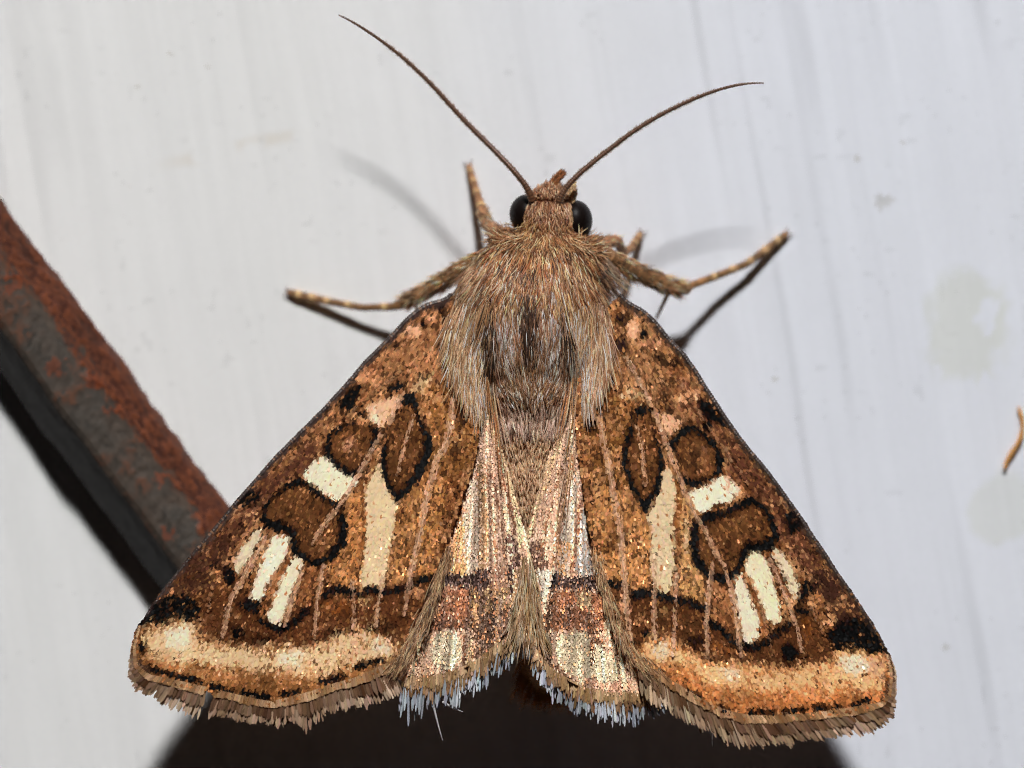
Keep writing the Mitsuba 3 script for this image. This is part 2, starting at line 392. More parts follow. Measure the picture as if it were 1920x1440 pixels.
rw.costa = np.vstack([[(1165, 552)], R7([(310, 60), (400, 110), (470, 180), (540, 270), (620, 350), (700, 460), (740, 530), (800, 620), (870, 730), (940, 830), (1010, 920), (1080, 1000), (1150, 1090), (1220, 1190), (1300, 1300), (1390, 1440)]),
                      R8([(1320, 110), (1420, 240), (1500, 370), (1580, 480), (1680, 630), (1760, 760), (1800, 850)])])
rw.margin = R8([(1802, 858), (1825, 960), (1818, 1070), (1770, 1135), (1650, 1155), (1500, 1180), (1300, 1200), (1130, 1210), (1000, 1205), (900, 1185), (800, 1150), (720, 1110), (640, 1060), (560, 1010), (480, 950), (400, 905), (345, 860)])
rw.outer = R8([(1825, 870), (1858, 960), (1860, 1100), (1845, 1215), (1740, 1300), (1640, 1315), (1500, 1330), (1380, 1350), (1280, 1370), (1130, 1385), (1000, 1385), (900, 1365), (830, 1335), (740, 1290), (660, 1250), (570, 1200), (480, 1150), (380, 1080)])
rw.inner = np.vstack([R8([(330, 850), (290, 760), (250, 640), (180, 480), (130, 330), (90, 150), (60, 0)]), [(1097, 919), (1091, 875), (1086, 841), (1083, 803), (1080, 762), (1090, 700), (1110, 600)]])
for w_ in (lw, rw):
    w_.costa = resample(w_.costa, 160)
    w_.poly = np.vstack([w_.costa, w_.margin, w_.inner])

lw.veins = [L3([(1563, 20), (1440, 240), (1330, 430), (1200, 600), (1150, 690)]), np.vstack([L2([(1340, 740), (1330, 900), (1290, 1070)]), L3([(1890, 180), (1830, 400), (1790, 620), (1730, 900), (1690, 1110)])]),
            L3([(1220, 800), (1180, 1000), (1160, 1250)]), L3([(870, 650), (760, 850), (660, 1030), (610, 1250)]), L3([(1090, 850), (1030, 1020), (980, 1190)]),
            L3([(1385, 900), (1400, 1100), (1390, 1200)]), L3([(1570, 880), (1540, 1050), (1522, 1190)]), L2([(1070, 860), (1000, 1080), (950, 1290)]), L2([(990, 700), (940, 820), (890, 930)]), L3([(540, 960), (520, 1100)]), L3([(880, 900), (830, 1080)]),
            L2([(1010, 510), (850, 650), (700, 770), (560, 900)])]
rw.veins = [np.vstack([R7([(440, 650), (520, 850), (580, 1020), (640, 1180), (700, 1300)]), R8([(740, 120), (800, 250), (860, 340)])]), np.vstack([R7([(130, 700), (170, 900), (210, 1100), (240, 1300)]), R8([(250, 60), (270, 300), (290, 600), (320, 750)])]),
            R8([(860, 340), (900, 500), (930, 700), (950, 850)]), R8([(780, 300), (760, 500), (750, 700), (757, 850)]), R8([(1110, 280), (1200, 480), (1270, 680), (1310, 860)]),
            R8([(578, 360), (563, 650), (560, 850)]), R8([(448, 300), (447, 520), (455, 780)]), R7([(345, 750), (380, 900), (400, 1110)]), R7([(280, 340), (360, 480), (440, 650)]), R8([(1350, 560), (1440, 740)]), R8([(1060, 520), (1130, 850)]),
            R7([(560, 450), (720, 700), (860, 900), (1010, 1120)])]
VEIN_W = [8, 11, 8, 10, 7, 6.5, 8, 7, 7, 5.5, 4.5, 5.5]


def make_h(w, base, sign, root):
    def h(p):
        p = np.asarray(p, float)
        t = np.clip((p[:, 1] - 560) / 760, -0.1, 1.1)
        xc = np.interp(p[:, 1], w.costa[:, 1], w.costa[:, 0])
        u = np.clip((p[:, 0] - xc) * sign / (200 + 330 * np.clip(t, 0, 1)), -0.15, 1.3)
        hh = base + 92 * t + 46 * np.sin(np.clip(u, -.15, 1) * 1.5) + 7 * np.sin(u * 13 + 1.0) * np.clip(t, 0, 1)
        for line, vw in zip(w.veins, VEIN_W):
            d, _ = dist_line(p, line)
            hh = hh + 4.5 * np.exp(-(d / (vw * 0.6)) ** 2)
        return hh
    return h


lw.h, rw.h = make_h(lw, 232, 1, (850, 560)), make_h(rw, 232, -1, (1165, 560))

lw.layers = [
    # (kind, shape, colour, probability, edge jitter)
    ('p', L2([(1250, 60), (900, 300), (420, 830), (60, 1250), (900, 1100), (1050, 760), (1330, 560), (1340, 60)]), TAN * 0.86 + [4, -6, -8], .62, 10),
    ('p', L3([(1400, 60), (1090, 110), (880, 300), (560, 620), (330, 900), (500, 850), (700, 720), (850, 480), (1100, 260), (1220, 130)]), RED, .88, 9),
    ('p', L2([(1060, 700), (1330, 560), (1340, 900), (1560, 900), (1480, 1250), (1180, 1300), (1210, 1050), (1130, 880)]), np.array([150, 98, 52.]), .55, 6),
    ('p', L3([(1640, 470), (1900, 120), (1880, 500), (1760, 880), (1600, 930), (1640, 650)]), np.array([196, 134, 78.]), .62, 6),
    ('p', L3([(1780, 650), (1900, 300), (1960, 300), (1880, 860), (1740, 900)]), np.array([186, 124, 68.]), .5, 6),
    ('p', L3([(1210, 980), (1500, 960), (1860, 890), (1790, 1060), (1700, 1290), (1400, 1240), (1100, 1300), (700, 1290), (430, 1200), (480, 1090), (420, 980), (600, 900), (800, 1050), (900, 1170), (1040, 1100), (1100, 950)]), np.array([100, 58, 33.]), .88, 7),
    ('p', L3([(1350, 430), (1460, 350), (1460, 940), (1260, 950), (1220, 800), (1350, 640)]), np.array([196, 130, 74.]), .6, 5),
    ('p', L3([(1100, 820), (1230, 800), (1240, 960), (1080, 1060), (1030, 1000)]), np.array([156, 96, 56.]), .7, 6),
    # costa
    ('l', lw.costa, 17, np.array([74, 58, 54.]), .9, 2),
    # dark blotches of the base
    ('e', L2([(1130, 195)])[0], 8, 9, DARK * .6, .95, 3), ('e', L2([(1285, 120)])[0], 9, 16, DARK * .7, .9, 4), ('p', L2([(1220, 320), (1320, 330), (1320, 380), (1240, 370)]), BLACK, .95, 2),
    ('p', L2([(900, 350), (990, 325), (980, 370), (910, 395)]), DARK * .7, .9, 3), ('p', L2([(1080, 560), (1180, 550), (1200, 585), (1110, 600)]), DARK * .8, .9, 3),
    ('p', L2([(870, 650), (960, 615), (1020, 630), (1000, 680), (900, 690)]), BLACK * 1.2, .95, 3), ('p', L2([(540, 760), (630, 650), (710, 645), (690, 710), (640, 780), (700, 800), (560, 860), (520, 800)]), BLACK * 1.1, .95, 4),
    ('p', L2([(850, 720), (920, 690), (930, 720), (870, 740)]), DARK, .8, 3), ('p', L2([(730, 520), (800, 470), (850, 500), (760, 560)]), np.array([124, 72, 44.]), .7, 5),
    ('p', L2([(1390, 790), (1450, 790), (1440, 930), (1380, 1000)]), DARK * .9, .75, 4), ('p', L2([(1340, 1040), (1390, 1040), (1370, 1150), (1330, 1180)]), DARK, .8, 4),
    # pale patches
    ('e', L2([(1065, 255)])[0], 14, 12, PEACH + 14, .95, 3), ('e', L2([(760, 600)])[0], 24, 13, PEACH - 12, .8, 5), ('p', L2([(1040, 700), (1110, 600), (1200, 560), (1150, 700), (1090, 680)]), CREAM2 - 22, .75, 4), ('e', L2([(1180, 150)])[0], 13, 9, PEACH - 6, .8, 4),
    ('p', L2([(745, 800), (850, 745), (960, 730), (920, 870), (830, 960), (750, 880)]), CREAM2 + [2, -12, -8], .95, 3), ('p', L2([(750, 860), (800, 820), (830, 900), (800, 930)]), CREAM, .9, 3),
    # round spot
    ('p', L2([(480, 960), (420, 1060), (425, 1160), (470, 1250), (550, 1295), (640, 1300), (700, 1275), (730, 1180), (820, 1050), (830, 960), (760, 920), (700, 940), (600, 900), (520, 930)]), BLACK, 1, 2),
    ('p', L2([(660, 830), (730, 835), (745, 880), (690, 885), (655, 860)]), BLACK, 1, 2),
    ('p', L2([(500, 1000), (570, 930), (690, 945), (755, 940), (775, 1030), (750, 1120), (730, 1180), (690, 1220), (640, 1245), (560, 1215), (490, 1160), (470, 1080)]), BROWN, 1, 3.5),
    ('e', L2([(610, 1085)])[0], 15, 18, np.array([146, 96, 66.]), .7, 5), ('e', L2([(610, 1085)])[0], 6, 9, PINK - 20, .6, 4),
    # leaf-shaped spot
    ('p', np.vstack([L2([(1000, 700), (1080, 690), (1105, 790), (1125, 900), (1200, 1000), (1195, 1100)]), L3([(1890, 80), (1850, 190), (1800, 290), (1720, 390), (1645, 450), (1600, 370), (1560, 290), (1545, 200), (1560, 130)]), L2([(860, 1020), (905, 900)])]), BLACK, 1, 2),
    ('p', np.vstack([L2([(1010, 790), (1060, 790), (1080, 900), (1130, 1000), (1130, 1090), (1100, 1180), (1050, 1290), (1000, 1360), (940, 1410), (905, 1330), (890, 1240), (880, 1120), (880, 1000), (920, 900)])]), BROWN, 1, 3.5),
    ('p', L2([(960, 790), (1000, 760), (940, 920), (890, 980), (870, 1000), (910, 880)]), BROWN * 1.05, .9, 3),
    # cream patches
    ('p', L3([(1190, 165), (1250, 180), (1290, 240), (1340, 275), (1400, 285), (1415, 310), (1340, 400), (1300, 430), (1230, 390), (1160, 340), (1090, 285), (1100, 250)]), CREAM, 1, 2),
    ('p', L3([(1200, 270), (1280, 270), (1390, 300), (1350, 370), (1250, 330)]), CREAM + [6, 2, -2], .8, 3),
    ('p', L3([(1475, 330), (1530, 225), (1550, 200), (1575, 300), (1605, 370), (1655, 455), (1640, 560), (1620, 700), (1590, 850), (1560, 945), (1440, 945), (1440, 850), (1460, 700), (1465, 550), (1465, 430)]), CREAM2 + [0, 4, 2], 1, 2),
    ('l', L3([(1450, 350), (1452, 600), (1435, 820), (1430, 930)]), 7, np.array([146, 88, 46.]), .85, 2),
    # kidney spot
    ('p', L3([(990, 335), (1060, 285), (1110, 310), (1170, 350), (1240, 410), (1320, 435), (1310, 475), (1350, 510), (1370, 600), (1350, 690), (1270, 780), (1220, 800), (1180, 825), (1110, 800), (1050, 760), (1010, 690), (1000, 620), (930, 630), (870, 590), (830, 560), (850, 480), (900, 410)]), BLACK, 1, 2),
    ('p', L3([(990, 370), (1070, 340), (1150, 390), (1230, 445), (1310, 480), (1300, 530), (1300, 600), (1290, 690), (1240, 740), (1190, 775), (1130, 760), (1080, 720), (1050, 650), (1050, 590), (980, 560), (900, 540), (870, 510), (900, 440)]), BROWN, 1, 3.5),
    ('l', L3([(900, 500), (1000, 440), (1110, 480), (1150, 560), (1140, 640)]), 6, np.array([140, 92, 56.]), .6, 4), ('l', L3([(1180, 660), (1230, 680), (1200, 730)]), 6, np.array([170, 112, 76.]), .7, 3), ('l', L3([(1000, 500), (1080, 560), (1090, 660)]), 6, DARK * .8, .5, 4),
    # cream fingers
    ('p', L3([(850, 590), (800, 620), (740, 690), (690, 760), (680, 830), (700, 880), (740, 830), (790, 750), (830, 680)]), CREAM - [14, 12, 14], .95, 2.5),
    ('p', L3([(920, 640), (1000, 635), (1012, 680), (1000, 730), (965, 800), (905, 880), (865, 960), (835, 1040), (775, 1010), (800, 950), (830, 850), (865, 750)]), CREAM + [2, 2, 6], 1, 2),
    ('p', L3([(1040, 755), (1092, 790), (1072, 850), (1042, 920), (1012, 1000), (990, 1080), (960, 1150), (910, 1162), (875, 1120), (910, 1050), (940, 970), (970, 870)]), CREAM - [4, 2, 2], 1, 2),
    ('l', L3([(1000, 790), (920, 930), (860, 1060)]), 7, np.array([150, 92, 50.]), .85, 2), ('l', L3([(850, 640), (780, 790), (730, 880)]), 4, DARK * 1.2, .55, 3),
    # black bits outside
    ('p', L3([(660, 420), (760, 350), (840, 375), (830, 450), (740, 480)]), BLACK, .85, 4), ('p', L3([(600, 840), (660, 790), (690, 890), (670, 960), (630, 930)]), BLACK * 1.1, .9, 3), ('p', L3([(530, 790), (600, 770), (590, 830), (540, 840)]), BLACK * 1.3, .85, 3),
    ('l', L3([(740, 550), (690, 610), (620, 680), (560, 740)]), 7, DARK * .8, .55, 5), ('p', L3([(90, 1190), (190, 1060), (300, 985), (420, 990), (490, 1090), (430, 1165), (400, 1175), (330, 1150), (260, 1185), (130, 1170)]), BLACK * 1.15, .93, 4),
    ('p', L3([(300, 985), (480, 700), (640, 640), (600, 900), (480, 1000), (420, 990)]), np.array([82, 50, 36.]), .85, 8), ('e', L3([(570, 880)])[0], 9, 12, np.array([196, 134, 84.]), .7, 4), ('e', L3([(620, 960)])[0], 7, 14, np.array([176, 112, 66.]), .7, 4),
    # lines of the outer part
    ('l', L3([(1215, 1000), (1250, 965), (1310, 955), (1370, 970), (1430, 985), (1500, 958), (1580, 972), (1680, 960), (1760, 915), (1870, 880)]), 15, BLACK * 1.1, .95, 2.5),
    ('p', L3([(710, 1020), (770, 1010), (840, 1050), (830, 1090), (760, 1100), (700, 1060)]), BLACK * 1.2, .9, 4), ('l', L3([(835, 1140), (900, 1180), (960, 1200), (1040, 1150), (1120, 1090)]), 15, BLACK * 1.2, .9, 3),
    ('e', L3([(705, 1225)])[0], 17, 15, BLACK * 1.3, .9, 5), ('e', L3([(860, 1260)])[0], 20, 10, DARK * .8, .85, 5), ('e', L3([(1280, 1215)])[0], 26, 7, DARK * .8, .8, 4), ('e', L3([(1560, 1190)])[0], 26, 14, DARK * 1.1, .6, 6), ('e', L3([(1300, 1060)])[0], 24, 16, ORANGE - 14, .6, 6), ('e', L3([(1450, 1030)])[0], 14, 9, CREAM2 - 40, .6, 4), ('e', L3([(1800, 970)])[0], 22, 12, PEACH - 16, .7, 4),
    # pale band and margin
    ('p', L4([(105, 395), (200, 375), (270, 400), (340, 355), (410, 365), (440, 430), (500, 480), (580, 500), (700, 510), (800, 510), (900, 520), (1000, 500), (1120, 530), (1200, 490), (1300, 440), (1370, 420), (1400, 365), (1450, 385), (1540, 430), (1600, 460), (1690, 480), (1700, 520), (1640, 620), (1500, 670), (1380, 715), (1260, 745), (1150, 785), (1020, 820), (900, 850), (800, 835), (620, 795), (470, 760), (300, 720), (170, 700), (80, 640), (60, 520)]), np.array([158, 102, 58.]), .95, 4),
    ('p', L4([(120, 405), (200, 385), (270, 405), (340, 362), (410, 372), (440, 430), (500, 482), (580, 502), (700, 512), (800, 512), (900, 520), (1000, 505), (1120, 532), (1200, 495), (1300, 445), (1370, 422), (1400, 375), (1450, 392), (1540, 435), (1600, 462), (1660, 490), (1620, 580), (1540, 575), (1440, 600), (1380, 620), (1300, 645), (1200, 660), (1100, 670), (1000, 655), (900, 650), (800, 640), (700, 630), (600, 625), (500, 610), (400, 605), (300, 600), (200, 570), (140, 490)]), CREAM2 + [8, 2, -4], .86, 13),
    ('p', L4([(280, 410), (410, 380), (420, 470), (350, 530), (270, 500)]), CREAM, .8, 6), ('p', L4([(960, 520), (1120, 545), (1060, 600), (950, 590)]), CREAM, .7, 6), ('p', L4([(1530, 440), (1640, 490), (1600, 540), (1510, 520)]), CREAM, .8, 5), ('p', L4([(1380, 400), (1480, 470), (1460, 540), (1380, 560)]), PEACH + 6, .6, 6),
    ('l', L4([(170, 640), (300, 665), (480, 712)]), 15, BLACK * 1.3, .9, 3), ('l', L4([(555, 735), (670, 770)]), 16, BLACK * 1.2, .95, 3), ('l', L4([(745, 780), (880, 805)]), 16, BLACK * 1.2, .95, 3), ('l', L4([(980, 775), (1060, 765)]), 15, BLACK * 1.3, .9, 3), ('l', L4([(1200, 705), (1330, 675)]), 14, BLACK * 1.3, .9, 3), ('l', L4([(1400, 625), (1560, 575)]), 13, BLACK * 1.2, .95, 3),
    ('e', L4([(130, 500)])[0], 8, 15, BLACK * 1.6, .9, 3), ('p', L4([(60, 560), (110, 560), (180, 640), (180, 700), (80, 660)]), np.array([84, 58, 42.]), .85, 4),
]
rw.layers = [
    ('p', R7([(300, 60), (540, 270), (800, 620), (1000, 940), (620, 800), (480, 700), (230, 560), (220, 60)]), TAN * .84 + [2, -4, -6], .58, 10),
    ('p', np.vstack([R7([(560, 430), (700, 560), (850, 780), (1000, 960), (1150, 1140), (1300, 1340), (1420, 1560)]), R8([(1420, 330), (1330, 380), (1200, 210), (1130, 60)]), R7([(1080, 1200), (900, 1050), (800, 830), (600, 620)])]), RED + [4, 2, 0], .88, 9),
    ('p', R7([(20, 640), (340, 560), (310, 740), (260, 940), (300, 1090), (200, 1160), (60, 1080)]), np.array([150, 98, 52.]), .55, 6),
    ('p', np.vstack([R7([(180, 1100), (340, 1190), (420, 1270), (430, 1440)]), R8([(430, 250), (440, 430), (300, 460), (150, 380), (70, 0)])]), np.array([190, 130, 76.]), .62, 6),
    ('p', R8([(160, 420), (460, 500), (740, 580), (900, 600), (950, 800), (1130, 720), (1240, 660), (1330, 560), (1460, 720), (1470, 880), (1300, 920), (1000, 910), (700, 860), (500, 740), (320, 850), (230, 620)]), np.array([98, 58, 33.]), .88, 7),
    ('p', R8([(740, 420), (880, 400), (930, 600), (900, 760), (760, 640)]), np.array([156, 100, 62.]), .7, 6),
    ('p', np.vstack([R7([(600, 1060), (640, 1180), (690, 1290), (650, 1440)]), R8([(650, 60), (650, 220), (720, 400), (740, 560), (600, 500), (590, 200), (590, 0)])]), np.array([204, 150, 92.]), .7, 5),
    ('l', rw.costa, 17, np.array([70, 56, 48.]), .9, 2),
    ('e', R7([(268, 135)])[0], 12, 14, DARK * .7, .9, 4), ('e', R7([(260, 280)])[0], 15, 14, DARK * .7, .9, 4), ('p', R7([(370, 200), (400, 220), (400, 260), (365, 270)]), BLACK, .95, 2), ('l', R7([(455, 325), (500, 380), (560, 410)]), 9, DARK * .7, .85, 4), ('e', R7([(320, 405)])[0], 8, 10, DARK, .7, 4), ('e', R7([(380, 210)])[0], 9, 7, BLACK * 1.2, .9, 3),
    ('p', R7([(690, 590), (760, 610), (830, 680), (890, 775), (830, 765), (760, 720), (705, 660)]), BLACK * 1.1, .95, 4), ('p', R7([(730, 720), (780, 730), (790, 790), (745, 790)]), BLACK * 1.2, .95, 3), ('e', R7([(500, 580)])[0], 12, 10, DARK * .9, .85, 4), ('e', R7([(530, 655)])[0], 12, 7, DARK, .8, 4), ('e', R7([(580, 440)])[0], 20, 12, np.array([120, 70, 40.]), .7, 5), ('e', R7([(580, 390)])[0], 14, 9, DARK * .9, .7, 4), ('e', R7([(500, 505)])[0], 22, 9, DARK * 1.2, .5, 6),
    ('e', R7([(330, 195)])[0], 11, 16, PEACH + 12, .9, 3), ('e', R7([(430, 275)])[0], 20, 11, PEACH, .85, 4), ('e', R7([(640, 590)])[0], 18, 14, PEACH - 8, .75, 5), ('e', R7([(330, 570)])[0], 22, 11, CREAM2 - 18, .65, 5), ('e', R7([(90, 740)])[0], 13, 20, DARK * .8, .8, 5), ('e', R7([(60, 880)])[0], 14, 24, ORANGE + 16, .5, 5),
    ('p', R7([(470, 670), (560, 700), (630, 730), (560, 780), (525, 812), (495, 760)]), PEACH + [10, 14, 16], .95, 3),
    # round spot
    ('p', R7([(525, 870), (545, 820), (610, 765), (680, 740), (740, 790), (810, 850), (855, 950), (830, 1030), (800, 1050), (740, 1095), (660, 1120), (610, 1080), (590, 1000), (570, 920)]), BLACK, 1, 2),
    ('p', R7([(570, 890), (600, 835), (660, 795), (720, 810), (790, 880), (800, 960), (790, 1020), (740, 1055), (660, 1065), (610, 1040), (600, 980)]), BROWN * 1.05, 1, 3.5),
    ('e', R7([(690, 930)])[0], 16, 20, np.array([134, 88, 56.]), .6, 6), ('e', R7([(680, 920)])[0], 6, 10, DARK, .6, 4), ('e', R7([(735, 885)])[0], 5, 7, PINK - 30, .6, 4),
    # cream patch
    ('p', R7([(640, 1140), (720, 1115), (800, 1070), (850, 1035), (880, 1065), (945, 1130), (900, 1180), (820, 1205), (740, 1245), (700, 1255), (660, 1190)]), CREAM + [2, 4, 6], 1, 2),
    ('p', R7([(860, 1040), (950, 1130), (900, 1170), (850, 1100)]), PEACH + [6, 10, 14], .5, 4),
    # leaf-shaped spot
    ('p', R7([(350, 625), (430, 640), (440, 720), (480, 850), (505, 960), (500, 1060), (470, 1150), (430, 1210), (400, 1265), (350, 1190), (300, 1100), (270, 1000), (262, 900), (290, 790), (320, 700)]), BLACK, 1, 2),
    ('p', R7([(345, 690), (410, 690), (430, 800), (465, 900), (465, 1000), (450, 1090), (410, 1160), (380, 1170), (340, 1090), (310, 1000), (305, 900), (325, 790)]), BROWN, 1, 3.5),
    ('p', R7([(350, 700), (420, 660), (450, 800), (430, 830)]), BROWN * 1.1, .85, 3),
    # long cream patch
    ('p', np.vstack([R7([(505, 1010), (545, 985), (572, 1100), (560, 1300)]), R8([(552, 60), (562, 250), (560, 400), (540, 480), (470, 475), (440, 400), (432, 250), (430, 80)]), R7([(425, 1330), (410, 1280), (440, 1210), (485, 1130)])]), CREAM2 + [-4, 4, 4], .97, 2.5),
    ('l', np.vstack([R7([(560, 980), (590, 1120), (590, 1300)]), R8([(580, 60), (585, 250)])]), 9, np.array([136, 82, 42.]), .9, 2),
    ('p', R8([(620, 40), (650, 60), (650, 250), (620, 200)]), CREAM2 - 8, .8, 4),
    # kidney spot
    ('p', np.vstack([R7([(690, 1290), (740, 1255), (850, 1240), (950, 1180), (1030, 1165), (1080, 1210), (1150, 1290), (1175, 1400)]), R8([(1170, 170), (1130, 240), (1060, 262), (1000, 262), (970, 310), (930, 380), (890, 410), (830, 432), (770, 410), (710, 370), (665, 290), (645, 190), (665, 80), (690, 40)])]), BLACK, 1, 2),
    ('p', np.vstack([R7([(740, 1330), (850, 1285), (950, 1240), (1030, 1215), (1090, 1280), (1130, 1390)]), R8([(1110, 150), (1060, 185), (980, 190), (940, 240), (920, 320), (880, 360), (820, 375), (760, 345), (715, 270), (700, 190), (715, 80)])]), BROWN, 1, 3.5),
    ('l', R8([(860, 180), (900, 100), (1000, 90), (1080, 130)]), 7, np.array([140, 90, 50.]), .6, 4), ('l', R8([(800, 230), (830, 290)]), 6, np.array([190, 130, 90.]), .7, 3), ('l', R7([(900, 1340), (1000, 1290)]), 8, np.array([120, 84, 48.]), .5, 4),
    # cream fingers
    ('p', R8([(1150, 225), (1200, 270), (1250, 350), (1290, 440), (1280, 515), (1250, 505), (1210, 420), (1170, 340), (1125, 260)]), CREAM - [8, 10, 14], .92, 2.5),
    ('p', R8([(1000, 258), (1060, 250), (1100, 300), (1120, 380), (1150, 480), (1170, 580), (1180, 640), (1130, 665), (1090, 620), (1060, 520), (1010, 420), (970, 330)]), CREAM - [2, 0, 6], 1, 2),
    ('p', R8([(910, 400), (950, 365), (980, 450), (1010, 540), (1050, 640), (1050, 730), (1000, 775), (960, 765), (950, 680), (930, 580), (910, 480)]), CREAM - [6, 2, 0], 1, 2),
    ('l', R8([(960, 350), (1020, 500), (1070, 640), (1080, 740)]), 7, np.array([140, 84, 44.]), .85, 2), ('l', R8([(1110, 270), (1160, 400), (1200, 520)]), 5, np.array([150, 92, 56.]), .7, 3),
    # black bits
    ('p', R8([(1185, 20), (1255, 10), (1320, 100), (1250, 150), (1215, 130)]), BLACK * 1.1, .9, 4), ('p', R8([(1310, 410), (1390, 400), (1410, 480), (1330, 510), (1300, 560), (1350, 600), (1270, 630), (1260, 560)]), BLACK * 1.3, .85, 4), ('e', R8([(1420, 430)])[0], 11, 13, BLACK * 1.4, .8, 5), ('e', R8([(1370, 250)])[0], 10, 8, DARK, .7, 4),
    ('p', R8([(1440, 720), (1540, 600), (1680, 640), (1760, 770), (1795, 850), (1700, 850), (1580, 825), (1500, 850)]), BLACK * 1.1, .94, 4), ('p', R8([(1360, 330), (1500, 380), (1640, 600), (1500, 660), (1380, 500)]), np.array([78, 48, 36.]), .85, 8), ('e', R8([(1400, 530)])[0], 9, 16, np.array([176, 116, 68.]), .7, 4),
    ('l', R8([(175, 420), (260, 440)]), 17, BLACK * 1.2, .9, 3), ('l', R8([(300, 500), (400, 480), (470, 490), (560, 520), (640, 530), (740, 575)]), 17, BLACK * 1.2, .9, 3),
    ('l', R8([(770, 650), (850, 700), (940, 790), (1040, 800), (1130, 730), (1230, 670)]), 16, BLACK * 1.2, .88, 3), ('e', R8([(1225, 830)])[0], 16, 20, BLACK * 1.3, .9, 5), ('e', R8([(680, 760)])[0], 22, 10, DARK * .7, .85, 5), ('e', R8([(400, 720)])[0], 10, 12, BLACK * 1.3, .9, 4), ('e', R8([(500, 610)])[0], 16, 24, BROWN * .75, .6, 5), ('e', R8([(640, 680)])[0], 22, 20, BROWN * .8, .6, 5), ('e', R8([(500, 590)])[0], 10, 8, CREAM2 - 60, .5, 4), ('e', R8([(820, 800)])[0], 20, 10, ORANGE - 10, .5, 6), ('e', R8([(1330, 700)])[0], 12, 24, ORANGE - 16, .55, 6),
    ('e', R8([(270, 560)])[0], 11, 34, np.array([198, 138, 98.]), .6, 5),
    # pale band and margin
    ('p', R8([(320, 830), (400, 775), (520, 735), (560, 785), (640, 805), (700, 855), (780, 895), (900, 885), (1000, 905), (1100, 925), (1200, 915), (1300, 925), (1400, 915), (1470, 875), (1540, 835), (1640, 835), (1720, 855), (1802, 858), (1826, 960), (1820, 1070), (1770, 1140), (1650, 1160), (1500, 1185), (1300, 1205), (1130, 1215), (1000, 1210), (900, 1190), (800, 1155), (720, 1115), (640, 1065), (560, 1015), (480, 955), (400, 910)]), np.array([190, 116, 64.]), .95, 4),
    ('p', R8([(330, 850), (400, 780), (520, 740), (560, 790), (640, 810), (700, 860), (780, 900), (900, 890), (1000, 910), (1100, 930), (1200, 920), (1300, 930), (1400, 920), (1470, 880), (1540, 840), (1640, 840), (1720, 860), (1780, 880), (1800, 950), (1780, 1030), (1700, 1045), (1600, 1045), (1450, 1035), (1300, 1035), (1150, 1040), (1000, 1045), (850, 1030), (740, 995), (640, 940), (540, 895), (450, 890), (400, 900)]), CREAM2 + [14, -8, -22], .84, 13),
    ('p', R8([(1500, 870), (1640, 845), (1700, 900), (1640, 960), (1540, 940)]), CREAM - 4, .75, 6), ('p', R8([(440, 790), (520, 745), (540, 830), (470, 860)]), CREAM - 10, .7, 5), ('p', R8([(820, 910), (950, 920), (940, 980), (850, 970)]), CREAM - 8, .5, 6), ('p', R8([(1700, 860), (1790, 880), (1780, 980), (1700, 960)]), PEACH + [0, 8, 14], .7, 5),
    ('l', R8([(600, 1030), (660, 1070), (720, 1085)]), 13, BLACK * 1.4, .8, 3), ('l', R8([(820, 1140), (880, 1170)]), 13, BLACK * 1.4, .85, 3), ('l', R8([(1010, 1168), (1130, 1178)]), 15, BLACK * 1.3, .9, 3), ('l', R8([(1200, 1174), (1310, 1157)]), 15, BLACK * 1.3, .9, 3), ('l', R8([(1380, 1147), (1520, 1140)]), 15, BLACK * 1.3, .9, 3), ('l', R8([(1600, 1127), (1690, 1107)]), 14, BLACK * 1.3, .9, 3), ('l', R8([(1790, 960), (1805, 1040), (1770, 1100)]), 9, np.array([80, 50, 36.]), .75, 4), ('p', R8([(400, 915), (460, 940), (430, 960)]), BLACK * 1.4, .8, 3),
]


def paint(p, layers, base, loose=1.0):
    c = base.copy()
    n = len(p)
    for ly in layers:
        jit = ly[-1] * loose
        q = p + rng.normal(0, 0.8 + jit * 0.5, (n, 2)) + (4.5 + jit * 1.4) * (np.stack([fbm2(p, 0.07, 3), fbm2(p, 0.07, 8)], 1) - 0.5) + 5 * (np.stack([fbm2(p, 0.19, 13), fbm2(p, 0.19, 18)], 1) - 0.5)
        prob = ly[-2] if ly[-3].sum() > 60 or ly[-2] == 1 else min(.965, ly[-2] + .06)
        clump = fbm2(p, 0.045, 21) * 0.6 + rng.random(n) * 0.4
        hit = (clump < np.quantile(clump, prob)) if prob < 0.9 else (rng.random(n) < prob)
        if ly[0] == 'p':
            k = within(q, ly[1]) & hit
        elif ly[0] == 'e':
            k = (((q - ly[1]) / [ly[2], ly[3]]) ** 2).sum(1) < 1
            k &= hit
        else:
            d, _ = dist_line(q, ly[1])
            k = (d < ly[2] * 0.5) & hit
        c[k] = ly[-3]
    return c


def dirs_from(p, origin, spread=0.0):
    d = unit(p - np.asarray(origin, float))
    if spread:
        a = rng.normal(0, spread, len(p))
        d = np.stack([d[:, 0] * np.cos(a) - d[:, 1] * np.sin(a), d[:, 0] * np.sin(a) + d[:, 1] * np.cos(a)], 1)
    return d


